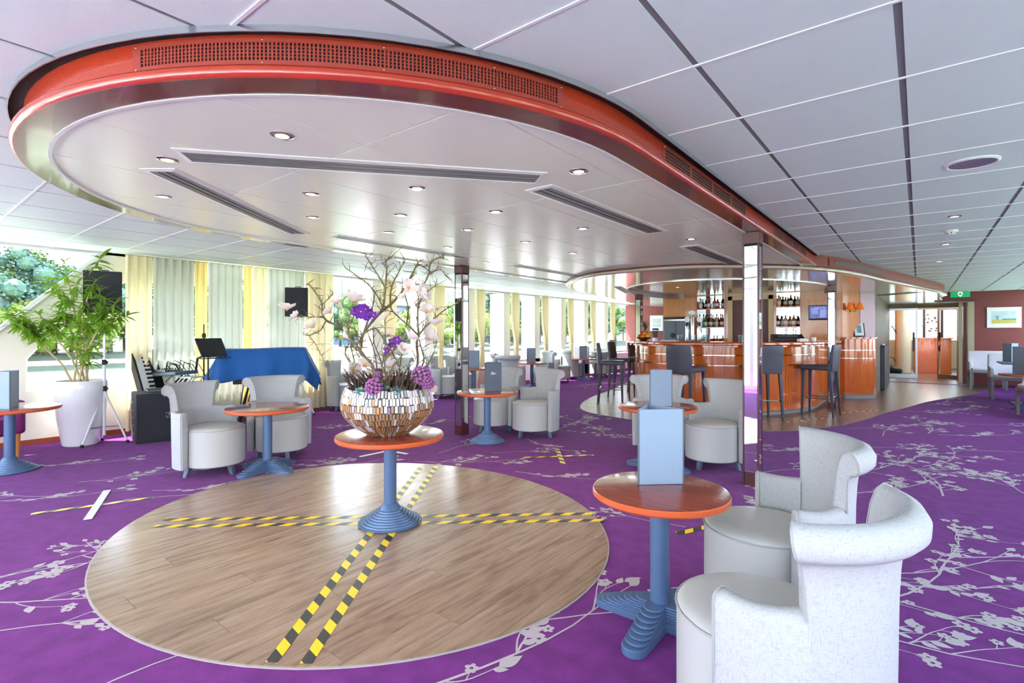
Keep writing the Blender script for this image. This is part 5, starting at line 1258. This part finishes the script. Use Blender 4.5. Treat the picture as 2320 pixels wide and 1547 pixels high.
# ================================================================ potted plant
px_, py_ = LD(lat(184, 6.02), 6.02)
PX, PY = px_, py_
pt = empty('plant_pot', (PX, PY, 0), 0, 'tall glossy white planter pot by the window wall', 'pot')
MB().lathe([(0, 0), (.165, 0), (.175, .01), (.215, .25), (.243, .5), (.252, .66), (.248, .735), (.240, .75), (.232, .75), (.232, .70), (0, .70)], 48).build('body', M['pot'], pt)
MB().lathe([(0, .70), (.23, .70), (.23, .715), (0, .72)], 24).build('soil', M['soil'], pt)
pl = empty('potted_plant', (PX, PY, .70), 0, 'leafy green plant with long narrow leaves on many stems', 'plant')
rp_ = random.Random(21)
CLU = [(101, 629), (145, 592), (232, 581), (217, 633), (176, 643), (155, 685), (197, 674), (238, 674), (265, 684), (288, 716), (21, 716), (41, 728), (68, 739), (89, 712), (108, 747), (134, 716), (165, 716), (207, 716), (238, 737), (259, 743), (165, 757), (134, 757), (100, 770), (196, 799), (198, 830), (134, 677), (217, 705), (116, 654), (184, 700), (225, 655), (248, 700), (55, 712), (180, 735), (205, 750), (120, 730), (80, 755), (8, 700)]
def leaf_mesh(L=.14, w=.016):
    n = 6; vs = []; fs = []
    for i in range(n+1):
        t = i/n; ww = w*math.sin(PI*min(t*.9+.08, 1))**.8 if i < n else 0; z = -.35*L*t*t; x = L*t
        vs += [(x, -ww, z+.25*ww), (x, 0, z), (x, ww, z+.25*ww)]
    for i in range(n): a = i*3; fs += [(a, a+3, a+4, a+1), (a+1, a+4, a+5, a+2)]
    return vs, fs
lv, lfc = leaf_mesh(.138, .0155); lmesh = MB().add(lv, lfc).mesh('leaf', M['leaf'], 60)
stuff = MB(); cnt = 0; order = []
MAIN = [(118, 752), (150, 722), (172, 770), (188, 712), (206, 742), (232, 728), (165, 690), (88, 775), (205, 800)]
tops = []
def plim(x, d): return min(d, (abs(XL)-.16)/(ST-(x-CX)/F*CT)-.12)
for mi, (mx_, my_) in enumerate(MAIN):
    X, Y, Z = atd(mx_, my_, plim(mx_, 6.0+rp_.uniform(-.2, .15))); c = Vector((X-PX, Y-PY, Z-.70)); a = mi*2.4; c0 = Vector((.07*math.cos(a), .07*math.sin(a), 0))
    mid = c0.lerp(c, .5); mid.x = mid.x*.75+rp_.uniform(-.02, .02); mid.y = mid.y*.75+rp_.uniform(-.02, .02)
    MB().tube([c0, c0.lerp(mid, .5), mid, mid.lerp(c, .5), c], [.013, .012, .011, .009, .008], 7).build('stem', M['stem'], pl); tops.append((mx_, my_, c))
for ci, (cx_, cy_) in enumerate(CLU+[(150, 745), (190, 730), (225, 715), (110, 735), (175, 785), (60, 735), (240, 760), (215, 770), (35, 705), (140, 700)]):
    d = plim(cx_, 6.0+rp_.uniform(-.38, .38))
    if cx_ in (217, 225, 232, 238, 248, 265): d = min(d, 5.75)
    X, Y, Z = atd(cx_, cy_, d); c = Vector((X-PX, Y-PY, Z-.70))
    tx_, ty_, tp = min(tops, key=lambda q: (q[0]-cx_)**2+(q[1]-cy_)**2*.6+(400 if q[1] < cy_ else 0))
    v_ = c-tp; mid = tp+v_*.5+Vector((0, 0, .05*min(1, v_.length*2)))
    MB().tube([tp, tp.lerp(mid, .5), mid, mid.lerp(c, .5), c], [.006, .0055, .005, .004, .0025], 5).build('branch', M['stem'], pl)
    dirv = (c-tp).normalized() if v_.length > .02 else Vector((0, 0, 1))
    for k in range(19):
        t = k/19; p = c-dirv*(.20*t)*min(1, v_.length*3); az = k*2.39+ci; el = rp_.uniform(-.7, .3) if k > 4 else rp_.uniform(.2, 1.0)
        order.append((k, p.copy(), az, el, rp_.uniform(.7, 1.25)))
order.sort(key=lambda o: o[0])
for k, p, az, el, s in order:
    mtx = Matrix.Translation(p) @ Matrix.Rotation(az, 4, 'Z') @ Matrix.Rotation(-el, 4, 'Y') @ Matrix.Rotation(rp_.uniform(-.4, .4), 4, 'X') @ Matrix.Scale(s, 4)
    w_ = mtx @ Vector((.14, 0, 0))
    if PX+w_.x < XL+.03: continue
    if cnt < 296: o = bpy.data.objects.new('leaf', lmesh); COL.objects.link(o); o.parent = pl; o.matrix_local = mtx; cnt += 1
    else: stuff.add([mtx @ Vector(q) for q in lv], lfc)
o = stuff.build('foliage', M['leaf'], pl, smooth=60); o['kind'] = 'stuff'

# ================================================================ mosaic bowl and flowers
BX, BY = LD(lat(879, 3.52), 3.52); ZT0 = .0085+.605
bo = empty('mosaic_bowl', (BX, BY, ZT0), 0, 'wide round bowl covered in pearl and amber mosaic strips', 'bowl')
def br(t): return .125+.183*math.sin(PI*.5*min(t/.62, 1))**.85-(0 if t < .62 else .03*((t-.62)/.38)**2)
HB = .318
MB().lathe([(0, .004), (br(0)-.006, .0)]+[(br(k/16)-.004, HB*k/16) for k in range(1, 17)]+[(br(1)-.018, HB), (br(1)-.03, HB-.02), (0, HB-.04)], 64).build('core', M['bowl_core'], bo)
b = MB(); nr = 7; rm = random.Random(3)
for r_ in range(nr):
    z0 = HB*(r_/nr)**1.0; z1 = HB*((r_+1)/nr); tm = (r_+.5)/nr; n = 88
    for i in range(n):
        a = 2*PI*(i+.5*(r_ % 2)+rm.uniform(-.1, .1))/n; c, s = math.cos(a), math.sin(a); dz = rm.uniform(-.006, .006); zz0, zz1 = z0+dz+.001, z1+dz-.002; r0, r1 = br(max(zz0, 0)/HB), br(min(zz1/HB, 1)); w = math.pi*2*min(r0, r1)/n*.41
        pr_ = .0035+rm.uniform(0, .002); b.cur = rm.choices((0, 1, 2, 3), ((6, 4, 1, .4) if tm > .76 else ((3, 2, 4, 1.5) if tm > .5 else (2, .7, 6, 2))))[0]
        b.add([((r0-.004)*c+s*w, (r0-.004)*s-c*w, zz0), ((r0-.004)*c-s*w, (r0-.004)*s+c*w, zz0), ((r1-.004)*c-s*w, (r1-.004)*s+c*w, zz1), ((r1-.004)*c+s*w, (r1-.004)*s-c*w, zz1),
               ((r0+pr_)*c+s*w*.9, (r0+pr_)*s-c*w*.9, zz0), ((r0+pr_)*c-s*w*.9, (r0+pr_)*s+c*w*.9, zz0), ((r1+pr_)*c-s*w*.9, (r1+pr_)*s+c*w*.9, zz1), ((r1+pr_)*c+s*w*.9, (r1+pr_)*s-c*w*.9, zz1)],
              [(4, 5, 6, 7), (0, 4, 7, 3), (1, 2, 6, 5), (3, 7, 6, 2), (0, 1, 5, 4)])
o = b.build('mosaic', [M['bowl_white'], M['bowl_silver'], M['bowl_brown'], M['bowl_gold']], bo, smooth=0); o['kind'] = 'stuff'
FZ = ZT0+HB-.03
fa = empty('flower_arrangement', (BX, BY, FZ), 0, 'tall arrangement of bare branches, white magnolias and purple blooms', 'flowers')
rf = random.Random(17)
def fp(x, y, dd=0.0): X, Y, Z = atd(x, y, 3.5+dd); return Vector((X-BX, Y-BY, Z-FZ))
BRN0 = []
for _k in range(12):
    _x = 800+_k*15+rf.uniform(-6, 6); _t = _x+(_x-880)*.25+rf.uniform(-20, 20); _h = rf.uniform(60, 190); BRN0.append(([(880+(_x-880)*.7, 900), (_x, 900-_h*.5), (_t+rf.uniform(-8, 8), 900-_h*.8), (_t, 900-_h)], .004, rf.uniform(-.18, .12)))
BRN = BRN0+[([(880, 905), (847, 850), (845, 834), (818, 801), (818, 787), (822, 758)], .012, .0), ([(818, 787), (822, 758), (855, 714), (884, 690), (909, 663), (930, 628), (946, 597)], .010, .02),
       ([(855, 716), (867, 696), (872, 663), (876, 611), (874, 592), (886, 584)], .007, -.03), ([(872, 663), (870, 646), (847, 609), (832, 585), (828, 575)], .005, .03), ([(867, 696), (855, 670), (836, 646), (816, 630), (783, 607)], .005, -.05), ([(884, 690), (885, 660), (890, 642), (904, 615), (917, 590)], .005, .05),
       ([(930, 900), (946, 824), (944, 779), (948, 760), (946, 725), (948, 675)], .009, -.04), ([(948, 760), (927, 739), (896, 712), (884, 696)], .006, .0), ([(948, 760), (963, 741), (987, 719), (1010, 700), (1039, 685)], .006, -.1), ([(948, 700), (956, 656), (971, 621), (975, 597), (992, 584), (1006, 586)], .006, .05),
       ([(971, 621), (985, 614), (1000, 611), (1010, 625)], .004, .05), ([(946, 597), (960, 605), (975, 615)], .004, .03), ([(850, 905), (847, 836), (826, 807), (805, 779), (785, 760), (768, 741), (739, 725), (729, 708), (729, 687), (712, 659), (698, 642)], .008, -.08),
       ([(731, 719), (715, 718), (700, 718), (669, 717)], .003, -.1), ([(739, 725), (727, 747), (712, 755), (700, 760), (688, 758)], .004, -.1), ([(700, 762), (712, 775), (723, 795), (738, 826)], .0025, -.12), ([(731, 690), (745, 675), (756, 663)], .003, -.02),
       ([(818, 790), (810, 765), (803, 745), (785, 739), (770, 738)], .005, -.1), ([(884, 884), (880, 884), (874, 849), (865, 824), (882, 803), (900, 785)], .009, -.15), ([(822, 758), (849, 743), (870, 770), (890, 800), (905, 830)], .006, -.12), ([(905, 905), (940, 850), (960, 820), (955, 790), (948, 765)], .007, .08),
       ([(948, 690), (958, 672), (975, 655), (990, 645)], .004, -.06), ([(822, 758), (835, 720), (845, 690), (850, 660)], .005, .1), ([(786, 760), (800, 720), (812, 690)], .004, .1), ([(920, 740), (925, 700), (918, 665), (925, 640)], .005, .12), ([(855, 905), (800, 830), (782, 800), (790, 780)], .006, .1)]
def twig(b, p, dirv, L, r, lev):
    q = p+dirv*L*.5+Vector((rf.uniform(-1, 1), rf.uniform(-1, 1), rf.uniform(-.3, 1)))*L*.12; e = p+dirv*L
    b.tube([p, q, e], [r, r*.8, r*.35], 5)
    if lev > 0:
        for k in range(2): twig(b, q if k else e, (dirv+Vector((rf.uniform(-1, 1), rf.uniform(-1, 1), rf.uniform(-.6, 1)))*.9).normalized(), L*.5, r*.6, lev-1)
for pts, r, dd in BRN:
    P3 = [fp(x, y, dd+rf.uniform(-.03, .03)) for x, y in pts]; k = len(P3); b = MB()
    sm_ = []
    for i in range(k-1):
        a0, a1, a2, a3 = P3[max(i-1, 0)], P3[i], P3[i+1], P3[min(i+2, k-1)]
        for j in range(3): t = j/3; sm_.append(.5*((2*a1)+(a2-a0)*t+(2*a0-5*a1+4*a2-a3)*t*t+(a3-3*a2+3*a1-a0)*t**3))
    sm_.append(P3[-1]); n = len(sm_)
    b.tube(sm_, [1.25*r*(1-.55*i/n) for i in range(n)], 7)
    for i in range(2, n):
        for _q in range(rf.choice((1, 1, 2))):
            d_ = (sm_[i]-sm_[i-1]).normalized(); o_ = Vector((rf.uniform(-1, 1), rf.uniform(-1, 1), rf.uniform(-.5, 1))).normalized(); twig(b, sm_[i], (d_*.5+o_).normalized(), rf.uniform(.025, .085), r*.34+.0009, 1 if rf.random() < .65 else 0)
    b.build('branch', M['bark'], fa, smooth=60)
# magnolia
def magnolia():
    b = MB()
    for k in range(7):
        a = k*2*PI/7+(.2 if k % 2 else 0); op = .75 if k % 2 else 1.05; n = 5; vs = []
        for i in range(n+1):
            t = i/n; w = .55*math.sin(PI*(.12+.84*t))**.7 if i < n else .12; rr = math.sin(op*t*1.3)*.9; z = t*1.0*math.cos(op*.62)-.25*t*t
            for s in (-1, 0, 1): vs.append((rr*math.cos(a)-s*w*.62*math.sin(a), rr*math.sin(a)+s*w*.62*math.cos(a), z+.12*abs(s)))
        b.add(vs, [(i*3+j, i*3+j+1, i*3+j+4, i*3+j+3) for i in range(n) for j in range(2)])
    b.cur = 1; b.ball((0, 0, .22), (.12, .12, .3), 8, 6); return b.mesh('magnolia', [M['petal'], M['orange']], 60)
mgm = magnolia()
MG = [(650, 700, 16), (672, 714, 9), (712, 738, 15), (750, 706, 14), (765, 686, 14), (798, 682, 20), (925, 650, 14), (947, 662, 22), (966, 680, 17), (966, 706, 15), (985, 735, 15), (972, 764, 16), (926, 765, 16), (765, 694, 10), (776, 760, 12), (882, 758, 10), (797, 838, 16), (825, 828, 15), (887, 828, 15), (903, 842, 12), (965, 884, 18), (905, 802, 14), (875, 716, 9), (915, 672, 10), (940, 690, 9), (915, 790, 12), (897, 705, 8), (990, 700, 10), (835, 842, 8)]
for x, y, s in MG:
    o = ob('magnolia', mgm, fa, fp(x, y+3, rf.uniform(-.16, .02)), (rf.uniform(-1.2, .6), rf.uniform(-.9, .9), rf.uniform(0, 6)), s*.0043)
def ballflower(m, n, seed):
    rr = random.Random(seed); b = MB()
    for k in range(n):
        z = 1-2*(k+.5)/n; r = math.sqrt(1-z*z); a = k*2.4; c = Vector((r*math.cos(a), r*math.sin(a), z)); u = c.orthogonal().normalized(); w = c.cross(u); b.cur = rr.choice((0, 0, 1))
        for q in range(4):
            t = q*PI/2+rr.random(); p = c+(u*math.cos(t)+w*math.sin(t))*.2; sd = (u*-math.sin(t)+w*math.cos(t))*.15
            b.add([c*.9, c*.9+(p-c)*.6+sd*.9, p+c*.06, c*.9+(p-c)*.6-sd*.9], [(0, 1, 2, 3)])
    b.cur = 2; b.ball((0, 0, 0), .85, 12, 8); return b.mesh(m, [M['pink'], M['lilac'], M['bark2']], 0)
hy = ballflower('hydrangea', 70, 4)
for x, y, s, dd in ((848, 877, 20, -.24), (955, 850, 22, -.12), (970, 868, 15, -.14), (857, 851, 11, -.1)):
    ob('hydrangea', hy, fa, fp(x, y, dd), (rf.uniform(0, 3), 0, 0), s*.0029)
def orchid():
    b = MB()
    for k in range(5):
        a = k*2*PI/5; b.cur = 0; c, s = math.cos(a), math.sin(a)
        b.add([(0, 0, 0), (.5*c-.42*s, .5*s+.42*c, .1), (c, s, .25), (.5*c+.42*s, .5*s-.42*c, .1)], [(0, 1, 2, 3)])
    b.cur = 1; b.ball((0, 0, .08), (.16, .16, .14), 6, 5); return b.mesh('orchid_bloom', [M['purple'], M['orange']], 0)
om = orchid()
for x, y, s in ((808, 700, 11), (818, 706, 12), (829, 700, 12), (838, 708, 11), (824, 714, 12), (812, 714, 9), (846, 714, 9), (832, 720, 9), (820, 694, 8), (800, 708, 7), (888, 774, 9), (900, 770, 10), (908, 776, 8), (882, 784, 8), (877, 794, 8), (893, 782, 7), (876, 806, 6)):
    ob('orchid_bloom', om, fa, fp(x, y, rf.uniform(-.18, -.1)), (R(90)+rf.uniform(-.5, .5), rf.uniform(-.5, .5), TH+rf.uniform(-.4, .4)), s*.0034)
def succulent():
    b = MB()
    for k in range(26):
        a = k*2.4; t = k/26; L = .35+.65*t; el = 1.2*(1-t)+.15; c, s = math.cos(a), math.sin(a); x = L*math.cos(el); z = L*math.sin(el)*.8
        b.add([(0, 0, 0), (x*.6*c-.16*s, x*.6*s+.16*c, z*.6-.02), (x*c, x*s, z), (x*.6*c+.16*s, x*.6*s-.16*c, z*.6-.02), (x*.6*c, x*.6*s, z*.6-.1)], [(0, 1, 2, 3), (0, 4, 1), (1, 4, 2), (2, 4, 3), (3, 4, 0)])
    return b.mesh('succulent', M['succ'], 0)
su = succulent()
for x, y, s in ((817, 888, 17), (898, 888, 18), (875, 880, 10)): ob('succulent', su, fa, fp(x, y, -.22), (.5, 0, TH), s*.0036)
b = MB()
for k in range(260):
    a = rf.uniform(0, 2*PI); r = rf.uniform(0, .24); p = Vector((r*math.cos(a), r*math.sin(a), -.01)); o_ = Vector((math.cos(a)*.6+rf.uniform(-.4, .4), math.sin(a)*.6+rf.uniform(-.4, .4), 1)).normalized()
    L = rf.uniform(.06, .2); b.tube([p, p+o_*L*.6, p+o_*L+Vector((rf.uniform(-.02, .02), rf.uniform(-.02, .02), 0))], [.004, .006, .002], 4)
o = b.build('dried_twigs', M['bark2'], fa, smooth=0); o['kind'] = 'stuff'
b = MB()
for k in range(120):
    a = rf.uniform(0, 2*PI); r = rf.uniform(0, .25); b.ball((r*math.cos(a), r*math.sin(a), rf.uniform(-.01, .03)), rf.uniform(.015, .03), 6, 4)
o = b.build('moss', M['bark2'], fa, smooth=0); o['kind'] = 'stuff'

# ================================================================ tapes on the floor
def strip(p, q, w, m, parent=None, z=.0095, h=.0006, name='strip'):
    v = Vector((q[0]-p[0], q[1]-p[1])); L = v.length
    o = MB().box((0, 0, h/2), (w, L, h)).build(name, m, parent, smooth=0); o.location = ((p[0]+q[0])/2, (p[1]+q[1])/2, z); o.rotation_euler = (0, 0, math.atan2(v.y, v.x)-PI/2); return o
TT = [(at(372, 1180), at(1345, 1166), 'farther of the two hazard tapes crossing the wood oval from side to side'), (at(350, 1195), at(1372, 1181), 'nearer of the two hazard tapes crossing the wood oval from side to side'),
      (at(615, 1505), at(955, 1058), 'left hazard tape running away from the camera across the wood oval'), (at(693, 1508), at(988, 1058), 'right hazard tape running away from the camera across the wood oval')]
for i, (p, q, lb) in enumerate(TT):
    o = strip(p, q, .05, M['hazard'], z=.0086+.0005*(i//2), h=.0004, name='hazard_tape'); tag(o, lb, 'tape', 'hazard tapes on the wood oval')
def cross(pts, ms, label, z=.003):
    e = empty('tape_cross', (0, 0, 0), 0, label, 'tape', 'tape crosses')
    for k, ((p, q), w, m) in enumerate(zip(pts, (.05, .05, .05), ms)): strip(at(*p), at(*q), .05 if not isinstance(w, tuple) else w, M[m], e, z+.0007*k)
cross([((70, 1165), (350, 1127)), ((198, 1178), (243, 1111))], ['hazard', 'tape_white'], 'white and hazard tape cross on the carpet at the left')
cross([((815, 1035), (925, 1012)), ((815, 1010), (923, 1029))], ['tape_white', 'tape_white'], 'white tape cross partly behind the flower bowl table')
cross([((1184, 1037), (1345, 1031)), ((1262, 1018), (1276, 1052))], ['hazard', 'hazard'], 'small hazard tape cross on the carpet before the middle armchairs')
cross([((1535, 1210), (1605, 1193)), ((1563, 1158), (1610, 1180))], ['hazard', 'hazard'], 'hazard tape pieces on the carpet behind the nearest table')
cross([((1800, 948), (1828, 960)), ((1770, 958), (1870, 948))], ['hazard', 'hazard'], 'worn tape cross on the tiles in front of the bar stools', .0065)
cross([((1912, 925), (1965, 938)), ((1900, 936), (1990, 930))], ['hazard', 'hazard'], 'worn tape marks on the tiles right of the slim column', .0065)
cross([((2058, 880), (2108, 882)), ((2072, 879), (2092, 884))], ['hazard', 'hazard'], 'yellow tape mark on the tiles before the glass doors', .0065)

# ================================================================ right side furniture
def side_chair(x, y, rz, label):
    e = empty('side_armchair', (x, y, 0), rz, label, 'armchair', 'grey legged armchairs by the red wall')
    MB().bb((-.33, -.30, .38), (.33, .30, .44)).build('frame', M['frame_grey'], e, bevel=.01); MB().bb((-.29, -.24, .43), (.29, .29, .50)).build('seat', M['seat_white'], e, bevel=.03)
    MB().bb((-.33, -.34, .42), (.33, -.25, .88)).build('backrest', M['seat_white'], e, bevel=.025)
    for s in (-1, 1): MB().prism_x([(-.3, .44), (.24, .44), (.20, .62), (-.3, .66)], s*.30-.03, s*.30+.03).build('arm', M['seat_white'], e, bevel=.012)
    for sx_ in (-1, 1):
        for sy_ in (-1, 1): MB().bb((sx_*.30-.022, sy_*.27-.022, 0), (sx_*.30+.022, sy_*.27+.022, .40)).build('leg', M['frame_grey'], e, bevel=.003)
    return e
side_chair(1.24, 16.3, PI, 'white seated armchair with grey legs against the red wall')
side_chair(1.42, 13.95, PI, 'white armchair with grey legs behind the square-based table')
side_chair(1.55, 11.2, R(100), 'armchair just outside the right edge of view by the low brown table')
ht = empty('dining_table', (1.62, 13.2, 0), 0, 'dining height table with dark top and flat base near the red wall', 'table')
MB().bb((-.45, -.42, .735), (.45, .42, .765)).build('tabletop', M['leg_grey'], ht, bevel=.006); MB().bb((-.28, -.28, 0), (.28, .28, .015)).build('base', M['leg_grey'], ht, bevel=.004); MB().bb((-.05, -.05, .015), (.05, .05, .735)).build('column', M['table_metal'], ht, bevel=.006)
used_t[(.37, 'disk2')] = (make_table(.37, 'disk'), [])
t_ = place(*used_t[(.37, 'disk2')], (1.44, 12.3, 0), 0, 'low brown round table cut by the right edge')
m_ = menu(2290, 9.75, .766, 20, 'pale blue menu card on the dining height table', 1.0)
x, y = 1.44, 12.3; o = place(mn, used_m, (x-.05, y+.05, .606), TH+.4, 'dark menu card on the low brown table at the right edge')
o.scale = (1.1, 1.1, 1.35)
# far high table with chairs at the window end
hx, hy_ = LD(lat(1366, 16.0), 16.0); hx = max(hx, -7.6)
ft = empty('high_table', (hx, hy_, 0), 0, 'long pale dining table at the far window end', 'table')
MB().bb((-.45, -.9, .73), (.45, .9, .76)).build('tabletop', M['leather'], ft, bevel=.006)
for s in (-.55, .55): MB().bb((-.05, s-.05, .015), (.05, s+.05, .73)).build('column', M['table_metal'], ft); MB().bb((-.25, s-.2, 0), (.25, s+.2, .015)).build('base', M['table_metal'], ft)
def plain_chair(x, y, rz, lb):
    e = empty('side_armchair', (x, y, 0), rz, lb, 'chair', 'chairs at the far dining table')
    MB().bb((-.24, -.24, .42), (.24, .24, .5)).build('seat', M['seat_white'], e, bevel=.02); MB().bb((-.24, -.28, .45), (.24, -.22, .92)).build('backrest', M['seat_white'], e, bevel=.02)
    for a in (-1, 1):
        for b3 in (-1, 1): MB().bb((a*.2-.02, b3*.2-.02, 0), (a*.2+.02, b3*.2+.02, .43)).build('leg', M['frame_grey'], e)
plain_chair(hx, hy_-1.25, 0, 'pale chair at the near end of the far dining table'); plain_chair(hx+.7, hy_+.4, R(90), 'pale chair behind the bar stools at the far dining table')
